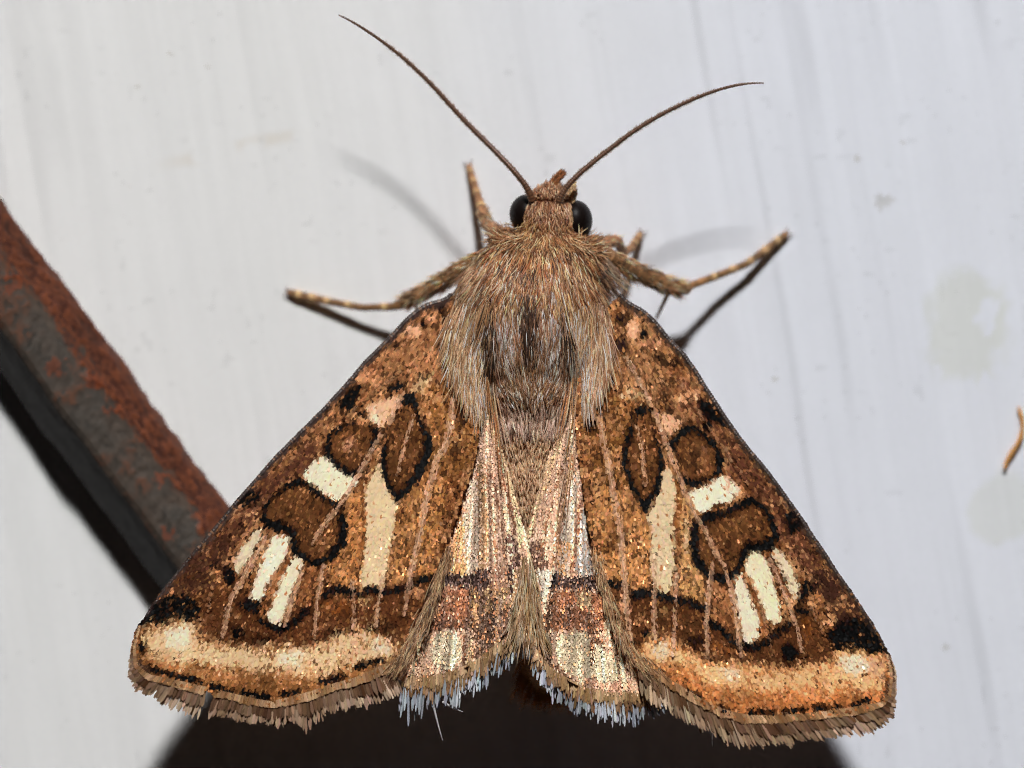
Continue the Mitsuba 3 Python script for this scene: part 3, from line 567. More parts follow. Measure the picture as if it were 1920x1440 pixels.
def membrane(poly, h, off, step=9.0):
    b = resample(np.vstack([poly, poly[:1]]), int(shapely.Polygon(poly).length / step))[:-1]
    p = np.vstack([b, scatter(poly, step, step, 0.1, edge=-step * .6)])
    tri = Delaunay(p).simplices
    g = shapely.Polygon(poly).buffer(0.01)
    c = p[tri].mean(1)
    tri = tri[shapely.contains_xy(g, c[:, 0], c[:, 1])]
    h0 = h(p)
    v = np.vstack([np.c_[p, h0 + off], np.c_[p, h0 + off - 2.5]])
    n, m = len(p), len(b)
    i = np.arange(m)
    j = (i + 1) % m
    side = np.vstack([np.stack([i, j, j + n], 1), np.stack([i, j + n, i + n], 1)])
    return v, np.vstack([tri, tri[:, ::-1] + n, side])


def tones(c, spread=0.13, hue=0.05, sat=1.0, gain=0.92):
    n = len(c)
    c = np.asarray(c, float)
    g = c.mean(1, keepdims=True)
    c = np.clip(g + (c - g) * sat, 2, 252)
    return np.clip(lin(c) / KLIN * gain * np.exp(rng.normal(0, spread, (n, 1))) * np.exp(rng.normal(0, hue, (n, 3))), 0.003, 0.9)


def forewing(key, w, origin):
    v, f = membrane(w.poly, w.h, -5)
    add(key, W(v), f, 'matt_mat', np.tile(alb([74, 46, 28]), (len(v), 1)), smooth=False)
    p = scatter(w.poly, 3.1, 4.2, 0.30, angle=math.atan2(*(np.array(origin) - [np.mean(w.poly[:, 0]), 1000])[::-1]) + math.pi / 2, edge=2)
    n = len(p)
    cl, cl2, r = fbm2(p, 0.05, 31), fbm2(p, 0.02, 5), rng.random(n)
    mixv = np.clip((cl - 0.5) * 2.6 + 0.5 + (r - 0.5) * 0.55 + (cl2 - .5) * 0.8, 0, 1)[:, None]
    base = (TAN - [2, 4, 4]) * mixv + np.array([116, 68, 36.]) * (1 - mixv)
    dk = (rng.random(n) < 0.10 + 0.5 * np.clip(0.42 - cl, 0, 1) * 2)
    base[dk] = DARK * 1.1
    soft = np.mean([lin(paint(p, w.layers, base, 1.35)) for _ in range(5)], 0)
    hard = lin(paint(p, w.layers, base))
    part = np.where(rng.random((n, 1)) < .30, .75, .20)
    soft = soft * (1 - part) + hard * part
    lum = soft.mean(1, keepdims=True)
    soft = soft * np.clip(lum / .34, .02, 2) ** .28
    # mottling of the brown parts: paler and darker groups of scales, and round dark freckles
    lum = soft.mean(1)
    midtone = np.clip((lum - .02) / .05, 0, 1) * np.clip((.46 - lum) / .12, 0, 1)
    mot = (fbm2(p, .085, 51) - .5) * 2.4 + (fbm2(p, .22, 52) - .5) * 1.3
    wide = (fbm2(p, .024, 53) - .5) * 2.2
    soft = soft * np.exp(midtone * (np.clip(mot, -1, 1) * .78 + np.clip(wide, -.8, .8) * .62))[:, None]
    soft = soft * np.exp((1 - midtone) * (fbm2(p, .06, 91) - .5) * .30)[:, None]
    soft = soft + (midtone * np.clip(mot - .25, 0, 1) * .10)[:, None] * np.array([1.0, .66, .46])
    dots = p[rng.random(n) < .055 * (.15 + 1.6 * np.clip((fbm2(p, .03, 71) - .36) * 4, 0, 1))]
    near, _ = cKDTree(dots).query(p)
    fre = (near < rng.uniform(2.0, 4.2, n)) * midtone * np.clip((1200 - p[:, 1]) / 120, .25, 1) > .4
    soft[fre] = soft[fre] * .22 + lin([46, 26, 14]) * .6
    col = 255 * np.where(soft < .0031308, soft * 12.92, 1.055 * np.maximum(soft, 1e-6) ** (1 / 2.4) - .055)
    isb = (np.abs(col / np.maximum(col.sum(1, keepdims=True), 1) - BROWN / BROWN.sum()).max(1) < .004) & (col.sum(1) < 235)
    rr_ = rng.random(n)
    col[isb & (rr_ < .34)] = (152, 102, 64)
    col[isb & (rr_ < .14)] = (74, 44, 24)
    col[isb & (rr_ > .95)] = (176, 122, 80)
    # single odd scales strewn over everything, in clusters
    bright = col.sum(1)
    clu = np.clip((fbm2(p, 0.075, 77) - 0.40) * 4.5, 0, 1) * np.clip((1250 - p[:, 1]) / 60, .25, 1)
    odd = (rng.random(n) < 0.03 + 0.16 * clu) & (bright > 230) & (bright < 505)
    col[odd] = col[odd] * .3 + .7 * DARK * rng.uniform(.8, 2.0, (odd.sum(), 1))
    odd = (rng.random(n) < 0.14) & (bright > 230) & (bright < 470)
    col[odd] = col[odd] * .6 + np.array([222, 168, 122.]) * .4
    odd = (rng.random(n) < 0.10) & (bright > 120) & (bright < 330)
    col[odd] = col[odd] * 0.55 + np.array([176, 120, 70.]) * 0.45
    odd = (rng.random(n) < 0.025) & (bright > 520)
    col[odd] = ORANGE + 30
    owner = np.full(n, -1)
    for k, (line, vw) in enumerate(zip(w.veins, VEIN_W)):
        d, s = dist_line(p, line)
        col[(d < vw * 1.0) & (d > vw * .4) & (col.sum(1) < 520) & (rng.random(n) < .4)] *= .72
        hit = (d < vw * 0.46 * np.interp(s, [0, .1, .85, 1], [.7, 1, 1, .6]) + rng.normal(0, .7, n)) & (rng.random(n) < (.95 if k not in (7, 9, 10, 11) else .62))
        owner[hit] = k
        col[hit] = col[hit] * .4 + .6 * (PINK + [2, 8, 4]) + rng.normal(0, 12, (hit.sum(), 1)) - (36 if k in (9, 10, 11) else 0)
    d = dirs_from(p, origin, 0.10)
    rear = np.clip((p[:, 1] - 700) / 500, 0, 1)
    L = rng.normal(9.6, .8, n) - 1.2 * rear
    Wd = rng.normal(5.6, 0.5, n) - .8 * rear
    pale = np.clip((col.sum(1) - 430) / 120, 0, 1)
    tilt = np.clip(rng.normal(0.13 + 0.02 * rear, (0.045 + 0.05 * rear) * (1 - .55 * pale), n), 0.0, 0.7)
    roll = rng.normal(0, (0.06 + 0.06 * rear) * (1 - .5 * pale), n)
    lift = rng.uniform(-.9, .9, n)
    glow = fbm2(p, .02, 61)
    gloss = (rng.random(n) < .006 + .055 * rear * np.clip((glow - .4) * 6, 0, 1.4) + .03 * np.clip((680 - p[:, 1]) / 60, 0, 1)) & (owner < 0) & (col.sum(1) > 200)
    owner[gloss] = 99
    tilt[gloss] = rng.normal(.24, .09, gloss.sum())
    col[gloss] = col[gloss] * .7 + np.array([216, 140, 104.]) * .3
    L[gloss] *= .8
    Wd[gloss] *= .72
    tc = tones(col, 1.0, .045, .93) ** 1.0
    sa = (1.0 - .16 * pale)[:, None]
    gm = col.mean(1, keepdims=True)
    base_t = tones(np.clip(gm + (col - gm) * sa, 2, 252), 0, .04, 1.0, .95) * np.array([1.01, .99, .985])
    tc = base_t * np.exp(rng.normal(0, 1, (n, 1)) * (.12 - .07 * pale)[:, None])
    v, f, c = blades(p, d, L, Wd, w.h, lift, tilt, roll, np.clip(tc, .003, .9))
    fo = np.repeat(owner, len(SCALE_T[1]))
    vo = np.repeat(owner, len(SCALE_T[0]))

    def sub(k):
        keep = np.flatnonzero(vo == k)
        m = np.full(len(v), -1)
        m[keep] = np.arange(len(keep))
        return v[keep], m[f[fo == k]], c[keep]
    a, b, cc = sub(-1)
    add(key + '__wing_scales', W(a), b, 'scale_mat', cc)
    labels[key + '__wing_scales'] = {'kind': 'stuff'}
    a, b, cc = sub(99)
    add(key + '__glossy_scales', W(a), b, 'sheen_mat', cc)
    labels[key + '__glossy_scales'] = {'kind': 'stuff'}
    for k in range(len(w.veins)):
        a, b, cc = sub(k)
        line = resample(w.veins[k], 120)
        ss = np.linspace(0, 1, 120)
        line = line + np.stack([meshkit.noise(np.c_[ss * 14, ss * 0 + k, ss * 0]), meshkit.noise(np.c_[ss * 14, ss * 0 + k, ss * 0 + 5])], 1) * 2.4 - 1.2
        rv = np.interp(ss, [0, .15, .8, 1], [.3, .95, .85, .2]) * VEIN_W[k] / 7 * (.6 if k in (9, 10, 11) else 1) * (.5 + .5 * rng.random(120)) * np.clip(3.2 * meshkit.noise(np.c_[ss * 11, ss * 0 + k, ss * 0 + 9]) - .45, .15, 1)
        tv, tf = tube(np.c_[line, w.h(line) + 1.0], rv, 6)
        tc = along(alb(np.array([200, 160, 130.]) - (30 if k in (9, 10, 11) else 0)) * np.exp(rng.normal(0, .2, (120, 1))), 6)
        a, b, cc = join((a, b, cc), (tv, tf, tc))
        if len(a):
            add(key + '__vein' + ('' if k == 0 else f'_{k:03d}'), W(a), b, 'scale_mat', cc)
    # thickened front edge
    cp = np.c_[w.costa, w.h(w.costa) - 2]
    cp = spline(cp[::4], 500)
    rad = np.interp(np.linspace(0, 1, 500), [0, .1, .8, 1], [5.5, 5.5, 4.5, 3]) * (1 + 0.07 * np.sin(np.arange(500) * 2.2)) + rng.normal(0, .25, 500)
    v, f = tube(cp, rad, 8)
    g = 0.55 + 0.9 * rng.random((500, 1)) * (0.6 + 0.8 * meshkit.noise(np.c_[np.arange(500) * .09, np.zeros(500), np.zeros(500)])[:, None])
    cc = alb([50, 40, 36]) * g
    pale = (rng.random((500, 1)) < 0.07)
    cc = np.where(pale, alb([118, 88, 68]), cc)
    add(key + '__front_edge', W(v), f, 'hair_mat', along(cc, 8), smooth=True)


forewing('moth__forewing', lw, (905, 430))
forewing('moth__forewing_001', rw, (1105, 430))


def fringe(key, root, tip, h, n, gaps=(), tones3=None, lens=(1.0, .72, .36), width=6.0, drop=4.0, rag=.055):
    root, tip = resample(root, 400), resample(tip, 400)
    out = []
    for layer, (lf, dens) in enumerate(zip(lens, (1.0, 1.15, 1.25))):
        m = int(n * dens)
        s = (np.arange(m) + rng.uniform(-.4, .4, m)) / m
        for a, b in gaps:
            s = s[(s < a) | (s > b)]
        m = len(s)
        i = np.clip(s * 399, 0, 398.99)
        ii, fr = i.astype(int), (i % 1)[:, None]
        r0 = root[ii] * (1 - fr) + root[ii + 1] * fr
        t0 = tip[ii] * (1 - fr) + tip[ii + 1] * fr
        clump = meshkit.noise(np.c_[s * n * 0.16, np.full(m, layer * 7.), np.zeros(m)])
        full = t0 - r0
        L = np.linalg.norm(full, axis=1) * lf * (0.88 + 0.14 * clump + rng.normal(0, rag, m))
        d = unit(full)
        back = (6, 7, 2)[layer]
        a = rng.normal(0, .05, m) + 0.16 * (clump - .5)
        d = np.stack([d[:, 0] * np.cos(a) - d[:, 1] * np.sin(a), d[:, 0] * np.sin(a) + d[:, 1] * np.cos(a)], 1)
        rr = r0 - d * back
        hh = h(rr)
        col = np.asarray(tones3[layer], float) + rng.normal(0, 9, (m, 1)) + 64 * (meshkit.noise(np.c_[s * n * .09, np.full(m, 3. + layer), np.zeros(m)]) - .5)[:, None]
        hf = lambda q, hh=hh: hh
        out.append(blades(rr, d, L + back, width * rng.uniform(.75, 1.15, m), hf, -2 + 2.0 * layer + rng.uniform(-1, 1, m), rng.normal(-drop / 100 + .02 * layer, .05, m), rng.normal(0, .2, m), tones(np.clip(col, 4, 250), .16, .04), STRAP_T))
    v, f, c = join(*out)
    add(key, W(v), f, 'matt_mat', c)
    labels[key] = {'kind': 'stuff'}


fringe('moth__forewing__fringe', lw.margin, lw.outer, lw.h, 300, gaps=[(.375, .410)], tones3=((160, 132, 108), (104, 76, 54), (158, 120, 84)), lens=(1.0, .70, .26))
fringe('moth__forewing_001__fringe', rw.margin, rw.outer, rw.h, 320, tones3=((160, 132, 106), (108, 78, 54), (158, 118, 80)), lens=(1.0, .70, .26))


# hair fringe along the inner edge of each forewing
def inner_fringe(key, line, h, n, flip):
    line = resample(line, 200)
    s = rng.random(n)
    i = (s * 198).astype(int)
    p = line[i] + rng.normal(0, 3, (n, 2))
    t = unit(line[i + 1] - line[i])
    side = np.stack([-t[:, 1], t[:, 0]], 1) * flip
    p = p + side * rng.uniform(-20, 6, n)[:, None] * (0.35 + .8 * s[:, None])
    d = unit(t + side * rng.normal(0.08, .17, n)[:, None])
    L = rng.uniform(18, 42, n)
    c0 = np.where(rng.random((n, 1)) < .5, [[156, 112, 72.]], [[208, 172, 126.]])
    c0 = np.where(rng.random((n, 1)) < .18, [[84, 56, 34.]], c0)
    c1 = c0 * .8 + 40
    hf = lambda q: h(q)
    v, f, c = hairs(p, d, L, hf, 0, rng.uniform(1, 5, n), rng.uniform(.5, .9, n), tones(c0, .3), tones(c1, .25), rng.normal(0, .07, n))
    add(key, W(v), f, 'hair_mat', c, smooth=True)
    labels[key] = {'kind': 'stuff'}


inner_fringe('moth__forewing__edge_hair', [(846, 1024), (838, 1050), (826, 1095), (810, 1140), (790, 1185), (768, 1228), (748, 1252)], lw.h, 420, -1)
inner_fringe('moth__forewing_001__edge_hair', [(1114, 1030), (1122, 1070), (1136, 1120), (1150, 1165), (1166, 1205), (1186, 1235), (1215, 1262)], rw.h, 420, 1)

# hind wings
lh, rh = Wing(), Wing()
lh.poly = np.array([(897, 740), (925, 800), (945, 860), (968, 940), (985, 1005), (1000, 1060), (1014, 1110), (1016, 1160), (1004, 1190), (962, 1188), (928, 1212), (890, 1243), (850, 1260), (800, 1272), (755, 1272), (735, 1250), (790, 1100), (830, 950), (868, 800)], float)
rh.poly = np.array([(1090, 740), (1062, 800), (1031, 850), (1019, 894), (1003, 956), (990, 1000), (1000, 1040), (1008, 1090), (1008, 1150), (1003, 1222), (1030, 1252), (1060, 1272), (1100, 1292), (1150, 1300), (1200, 1298), (1245, 1285), (1200, 1180), (1145, 1050), (1110, 900)], float)


def hw_h(sign, ox):
    def h(p):
        p = np.asarray(p, float)
        t = (p[:, 1] - 740) / 520
        a = np.arctan2((p[:, 0] - ox) * sign, np.maximum(p[:, 1] - 560, 20))
        fold = np.abs(((a * 16.5 + 0.2) % 1.0) - 0.5) * 2
        inner = np.clip((p[:, 0] - ox) * sign / 60 - .2, 0, 1)
        fine = np.abs(((a * 47 + 0.35) % 1.0) - 0.5) * 2
        return 288 + 46 * t + (6 + 20 * np.clip(t, 0, 1)) * (fold - .5) + (2 + 5 * np.clip(t, 0, 1)) * (fine - .5) - 10 * inner + (6 if sign < 0 else 0)
    return h


lh.h, rh.h = hw_h(1, 905), hw_h(-1, 1085)
BAND = np.array([40, 24, 18.])
COP, COPD = np.array([222, 180, 150.]), np.array([138, 86, 56.])
lh.layers = [
    ('p', C5([(600, 520), (632, 560), (645, 900), (630, 1200), (540, 1200), (530, 950), (565, 700)]), np.array([206, 178, 150.]), .8, 3),
    ('p', C5([(470, 980), (530, 760), (545, 950), (560, 1200), (430, 1200)]), np.array([214, 150, 96.]), .8, 4),
    ('p', C5([(630, 430), (665, 600), (695, 950), (660, 1190), (640, 1190), (645, 900), (622, 600)]), np.array([154, 112, 74.]), .9, 3),
    ('l', C5([(700, 560), (760, 850), (800, 1120)]), 6, np.array([140, 90, 62.]), .8, 2), ('l', C5([(660, 500), (720, 900), (740, 1150)]), 4, np.array([150, 100, 70.]), .7, 2),
    ('l', C5([(720, 330), (765, 470), (830, 700), (890, 1000)]), 11, np.array([240, 198, 148.]), .9, 2),
    ('l', C5([(740, 470), (800, 720), (850, 950)]), 8, np.array([132, 82, 54.]), .7, 3),
    ('p', C5([(800, 960), (860, 1000), (900, 1120), (850, 1180), (820, 1120)]), np.array([84, 54, 42.]), .8, 5),
    ('p', C6([(430, 225), (560, 232), (640, 215), (690, 200), (700, 320), (600, 330), (500, 310), (420, 300)]), BAND, .96, 3),
    ('p', C6([(690, 150), (800, 200), (820, 330), (700, 320)]), np.array([176, 122, 92.]), .8, 4), ('l', C6([(825, 200), (830, 330)]), 6, BAND, .9, 3),
    ('p', C6([(420, 300), (580, 320), (590, 540), (480, 560), (370, 540)]), COPD + [8, 2, 0], .9, 4), ('p', C6([(390, 500), (580, 500), (580, 570), (370, 570)]), COPD * .7, .6, 5),
    ('p', C6([(580, 320), (720, 320), (725, 730), (600, 790), (590, 540)]), np.array([88, 58, 38.]), .85, 4), ('l', C6([(600, 330), (620, 520)]), 10, np.array([190, 140, 92.]), .7, 4), ('l', C6([(680, 320), (690, 450)]), 9, np.array([170, 128, 84.]), .6, 4),
    ('e', C6([(440, 690)])[0], 31, 37, CREAM - [6, 8, 10], 1, 3), ('e', C6([(577, 710)])[0], 6, 30, CREAM2 - 10, .9, 3), ('l', C6([(545, 600), (545, 800)]), 6, COPD - 10, .9, 2),
    ('p', C6([(300, 560), (360, 560), (340, 760), (400, 850), (220, 880), (290, 760)]), COP - [14, 14, 18], .85, 4), ('p', C6([(220, 850), (420, 820), (560, 780), (730, 690), (730, 740), (560, 830), (430, 880), (230, 900)]), np.array([98, 64, 38.]), .85, 3),
    ('l', C6([(730, 300), (735, 640)]), 9, np.array([208, 146, 96.]), .8, 3), ('p', C6([(760, 420), (850, 400), (840, 620), (770, 640)]), np.array([96, 64, 44.]), .8, 5), ('p', C6([(750, 300), (840, 300), (850, 420), (760, 430)]), np.array([156, 118, 78.]), .7, 5), ('l', C6([(722, 330), (726, 720)]), 4, DARK * .6, .9, 1.5),
    ('p', C6([(850, 200), (1010, 180), (1060, 250), (1000, 600), (860, 600)]), np.array([136, 100, 66.]), .9, 5),
]
rh.layers = [
    ('p', C5([(1200, 560), (1245, 600), (1205, 800), (1165, 1200), (1095, 1200), (1135, 900), (1175, 700)]), np.array([206, 180, 154.]), .8, 3),
    ('p', C5([(1258, 760), (1300, 1000), (1330, 1200), (1215, 1200), (1235, 950)]), np.array([196, 184, 172.]), .8, 3),
    ('l', C5([(1250, 720), (1220, 950), (1190, 1190)]), 6, COPD, .9, 2), ('p', C5([(1100, 1000), (1130, 1000), (1190, 1000), (1170, 1190), (1100, 1200)]), np.array([226, 162, 104.]), .5, 4),
    ('l', C5([(1190, 480), (1140, 760), (1080, 1150)]), 9, np.array([148, 104, 70.]), .9, 3), ('l', C5([(1130, 560), (1040, 900), (1010, 1100)]), 6, np.array([140, 90, 58.]), .8, 3),
    ('l', C5([(1120, 400), (1045, 600), (965, 850), (940, 960)]), 10, np.array([232, 184, 136.]), .9, 3),
    ('p', C5([(940, 1020), (1000, 1000), (1080, 1150), (1000, 1200), (940, 1120)]), np.array([96, 64, 46.]), .75, 5),
    ('p', C6([(1090, 230), (1180, 250), (1320, 240), (1350, 330), (1200, 340), (1090, 310)]), BAND, .96, 3), ('p', C6([(1070, 240), (1110, 220), (1090, 330), (1060, 340)]), BLACK, .9, 2),
    ('p', C6([(1080, 310), (1200, 330), (1370, 330), (1390, 560), (1250, 570), (1060, 560), (1060, 420)]), COPD + [14, 6, 2], .85, 4), ('p', C6([(1130, 400), (1180, 420), (1190, 570), (1100, 560)]), COPD * .55, .6, 5), ('p', C6([(1230, 340), (1330, 350), (1300, 450), (1220, 430)]), np.array([190, 156, 112.]), .6, 4), ('p', C6([(1240, 470), (1350, 480), (1380, 680), (1330, 660), (1240, 560)]), COPD * .7, .7, 5),
    ('p', C6([(1120, 590), (1290, 580), (1310, 650), (1420, 700), (1480, 850), (1420, 900), (1270, 870), (1130, 800), (1090, 690)]), CREAM - [6, 10, 14], 1, 3), ('l', C6([(1310, 560), (1305, 780)]), 5, COPD * .6, .9, 2),
    ('p', C6([(1050, 560), (1110, 580), (1090, 700), (1130, 800), (1050, 770), (1010, 690)]), COP - 16, .85, 4), ('p', C6([(1260, 850), (1440, 880), (1530, 860), (1560, 960), (1300, 940)]), COP - [10, 26, 30], .9, 4),
    ('p', C6([(1090, 310), (1060, 340), (1020, 500), (970, 690), (1000, 760), (1050, 720), (1060, 560)]), np.array([78, 52, 34.]), .9, 3), ('p', C6([(1000, 740), (1080, 760), (1200, 870), (1300, 940), (1540, 960), (1540, 1000), (1280, 975), (1120, 880)]), np.array([92, 60, 38.]), .8, 3),
    ('p', C6([(990, 210), (1080, 200), (1060, 330), (1000, 430)]), np.array([196, 180, 158.]), .8, 4),
]


def hindwing(key, w, origin, label_rows):
    v, f = membrane(w.poly, w.h, -5)
    add(key, W(v), f, 'matt_mat', np.tile(alb([112, 76, 50]), (len(v), 1)), smooth=False)
    p = scatter(w.poly, 2.7, 3.6, 0.34, edge=1.0)
    n = len(p)
    r = rng.random((n, 1))
    base = COP * r + np.array([188, 140, 106.]) * (1 - r)
    col = paint(p, w.layers, base)
    d = dirs_from(p, origin, 0.07)
    ang = np.arctan2(p[:, 0] - origin[0], np.maximum(p[:, 1] - origin[1], 20))
    streak = meshkit.fbm(np.c_[ang * 70, p[:, 1] * .006, p[:, 1] * 0], 2, 9) - .5
    col = np.clip(col * np.exp(1.1 * streak)[:, None], 4, 240)
    tilt = np.clip(rng.normal(0.17, 0.055, n), -.02, .8)
    v, f, c = blades(p, d, rng.normal(5.8, .5, n), rng.normal(3.5, .3, n), w.h, rng.uniform(-.7, .7, n), tilt, rng.normal(0, .08, n), tones(col, .08, .035, .92))
    add(key + '__wing_scales', W(v), f, 'silk_mat', c)
    g = rng.random(n) < .02 + .065 * np.clip((p[:, 1] - 1060) / 60, 0, 1)
    m = int(g.sum())
    v, f, c = blades(p[g], d[g], np.full(m, 5.6), np.full(m, 3.2), w.h, 1.2, rng.normal(.25, .08, m), rng.normal(0, .12, m), tones(np.clip(col[g] * .6 + np.array([226, 150, 104.]) * .4, 4, 245), .1, .05))
    add(key + '__glossy_scales', W(v), f, 'sheen_mat', c)
    labels[key + '__glossy_scales'] = {'kind': 'stuff'}
    labels[key + '__wing_scales'] = {'kind': 'stuff'}


hindwing('moth__hindwing', lh, (915, 600), 0)
hindwing('moth__hindwing_001', rh, (1075, 600), 0)
fringe('moth__hindwing__fringe', np.array([(1008, 1180), (985, 1184), (962, 1186), (928, 1210), (890, 1240), (850, 1258), (800, 1270), (755, 1270)]), np.array([(1000, 1236), (975, 1232), (955, 1240), (925, 1262), (895, 1290), (850, 1312), (805, 1322), (752, 1325)]), lh.h, 190,
       tones3=((170, 173, 180), (132, 100, 70), (170, 136, 98)), lens=(.94, .62, .34), width=4.6, drop=4, rag=.24)
fringe('moth__hindwing_001__fringe', np.array([(1004, 1216), (1030, 1250), (1060, 1270), (1100, 1290), (1150, 1298), (1200, 1298), (1245, 1288)]), np.array([(994, 1262), (1025, 1290), (1050, 1312), (1095, 1340), (1150, 1352), (1205, 1345), (1255, 1335)]), rh.h, 165,
       tones3=((170, 173, 180), (124, 92, 64), (168, 134, 94)), lens=(.94, .62, .34), width=4.6, drop=4, rag=.24)


def fur(key, root, d, L, hf, l0, l1, r, c0, c1, bend=0., mat='hair_mat', **k):
    v, f, c = hairs(root, d, L, hf, l0, l1, r, c0, c1, bend, **k)
    add(key, W(v), f, mat, c, smooth=True)
    labels[key] = {'kind': 'stuff'}


def pick(n, cols, w):
    cols = np.array(cols, float)
    return cols[rng.choice(len(cols), n, p=np.array(w) / np.sum(w))]


# tufts between the hind wings and long hair over their bases
n = 420
p = np.c_[rng.uniform(962, 1024, n), rng.uniform(1035, 1190, n)]
p = p[np.abs(p[:, 0] - 990) < 8 + 26 * (p[:, 1] - 1030) / 160]
n = len(p)
fur('moth__hindwing__tuft', p, unit(np.c_[(p[:, 0] - 990) * .012 + rng.normal(0, .1, n), np.ones(n)]), rng.uniform(34, 66, n), lambda q: lh.h(q) + 6, 1, 9, rng.uniform(.9, 1.5, n),
    tones(pick(n, [(178, 138, 92), (112, 76, 48), (206, 178, 140)], [4, 3, 3]), .3), tones(pick(n, [(196, 164, 122), (130, 96, 66), (212, 196, 170)], [4, 2, 3]), .2), rng.normal(0, .08, n))
for side, key, wing in ((-1, 'moth__hindwing__long_hair', lh), (1, 'moth__hindwing_001__long_hair', rh)):
    n = 16
    t = rng.random(n)
    x = (912 + 20 * rng.random(n)) if side < 0 else (1064 + 22 * rng.random(n))
    y = 700 + 190 * t ** 1.3
    x = x + (side * -1) * -6 * 0 + (0.22 if side < 0 else -0.12) * (y - 720) * rng.random(n)
    p = np.c_[x, y]
    fur(key, p, unit(np.c_[(.16 if side < 0 else -.12) + rng.normal(0, .08, n), np.ones(n)]), rng.uniform(70, 150, n), lambda q, w=wing: w.h(q) + 5, 2, 9, rng.uniform(.7, 1.25, n),
        tones(pick(n, [(196, 142, 92), (160, 104, 62), (206, 176, 140)], [4, 3, 3]), .2), tones(pick(n, [(206, 160, 112), (168, 122, 84), (222, 204, 178)], [4, 3, 3]), .2), rng.normal(0, .06, n))

# ---------------------------------------------------------------- moth: coat
wing_floor = lambda q: 232 + 92 * np.clip((q[:, 1] - 560) / 760, 0, 1) + 46


def skin(q):
    h = hbody(q)
    fl = np.where(q[:, 1] > 590, wing_floor(q) + 4, 120.0) - 60 * np.clip((95 - np.abs(q[:, 0] - 1000)) / 25, 0, 1)
    return np.maximum(h, fl)


def inside(cands, only):
    return cands[hbody(cands, only) > -100]


def strand_tone(p, base):
    return base * (0.78 + 0.5 * fbm2(p, 0.06, 17))[:, None]


# thorax coat
n = 15000
p = inside(np.c_[rng.uniform(845, 1165, n), rng.uniform(455, 752, n)], (0, 4, 5, 6))
p = p[p[:, 1] > 474 + 22 * rng.random(len(p))]
n = len(p)
dx = p[:, 0] - 992 - 0.03 * (p[:, 1] - 600)
ax, y = np.abs(dx), p[:, 1]
mid = pick(n, [(174, 142, 116), (122, 80, 52), (220, 206, 190), (150, 106, 72)], [3, 3.6, 2.2, 3])
side = np.where((dx < 0)[:, None], pick(n, [(206, 166, 124), (226, 212, 190), (142, 98, 62), (184, 142, 100)], [3.4, 1.5, 2.8, 3]), pick(n, [(210, 172, 136), (230, 216, 198), (148, 102, 68), (192, 148, 110)], [3.4, 2.0, 2.4, 2.8]))
col = np.where((ax < 74)[:, None], mid, side)
wob = 7 * (fbm2(p, .03, 4) - .5)
stripe = (np.abs(ax + wob - 68) < 8) & (y > 535) & (y < 655) & (rng.random(n) < .6)
col[stripe] = pick(stripe.sum(), [(52, 36, 26), (80, 58, 42)], [2, 2])
grey = (np.abs(ax + wob - 46) < 13) & (y < 680) & (rng.random(n) < .42)
col[grey] = pick(grey.sum(), [(200, 188, 176), (178, 164, 152)], [1, 1])
grey = (np.abs(ax + wob - 96) < 12) & (rng.random(n) < .36)
col[grey] = pick(grey.sum(), [(214, 206, 196), (190, 178, 166)], [1, 1])
centre = (ax + wob < 15) & (y < 655) & (rng.random(n) < .85)
col[centre] = pick(centre.sum(), [(58, 36, 24), (92, 60, 40), (40, 26, 20)], [3, 2, 1])
low = (ax < 60) & (y > 650) & (rng.random(n) < .5)
col[low] = pick(low.sum(), [(150, 106, 66), (196, 176, 152), (112, 76, 48)], [3, 3, 2])
brn = (y < 560 + 20 * rng.random(n)) & (ax > 15) & (rng.random(n) < .62)
col[brn] = pick(brn.sum(), [(150, 104, 66), (186, 146, 102), (110, 70, 42)], [3, 3, 2])
dirx = np.where(ax < 66, -np.sign(dx) * np.interp(y, [560, 640, 740], [-.10, .12, .42]) * np.clip(ax / 40, 0, 1), np.sign(dx) * np.interp(y, [480, 560, 650, 740], [.42, .24, .02, -.14]))
dirx = dirx * np.where(dx > 66, .5, 1) - .06 * (dx > 66)
d = unit(np.c_[dirx + rng.normal(0, .11, n) + .25 * (fbm2(p, .035, 12) - .5), np.ones(n)])
L = np.where(ax < 66, rng.uniform(36, 62, n), rng.uniform(44, 130, n) * (0.62 + .75 * fbm2(p, .05, 44))) * np.interp(y, [480, 560, 700, 750], [.7, .9, 1, .75])
lim = np.where(ax < 72, 757 - .32 * ax, np.interp(ax, [72, 90, 112, 135, 165], [762, 796, 786, 730, 680])) + rng.normal(0, 14, n)
keep = y < lim - 6
L = np.clip(np.minimum(L, lim - y), 8, None)
p, d, L, col, y, ax = p[keep], d[keep], L[keep], col[keep], y[keep], ax[keep]
n = len(p)
col = strand_tone(p, col)
fur('moth__body__thorax_hair', p, d, L, skin, 0, rng.uniform(3, 9, n) + 5 * (ax < 74) * rng.random(n), rng.uniform(.75, 1.5, n), tones(col * .90, .27, sat=.98, gain=.90), tones(np.clip(col * .92 + 26, 0, 250), .27, sat=.95, gain=.93), rng.normal(0, .07, n), drop=1.1)

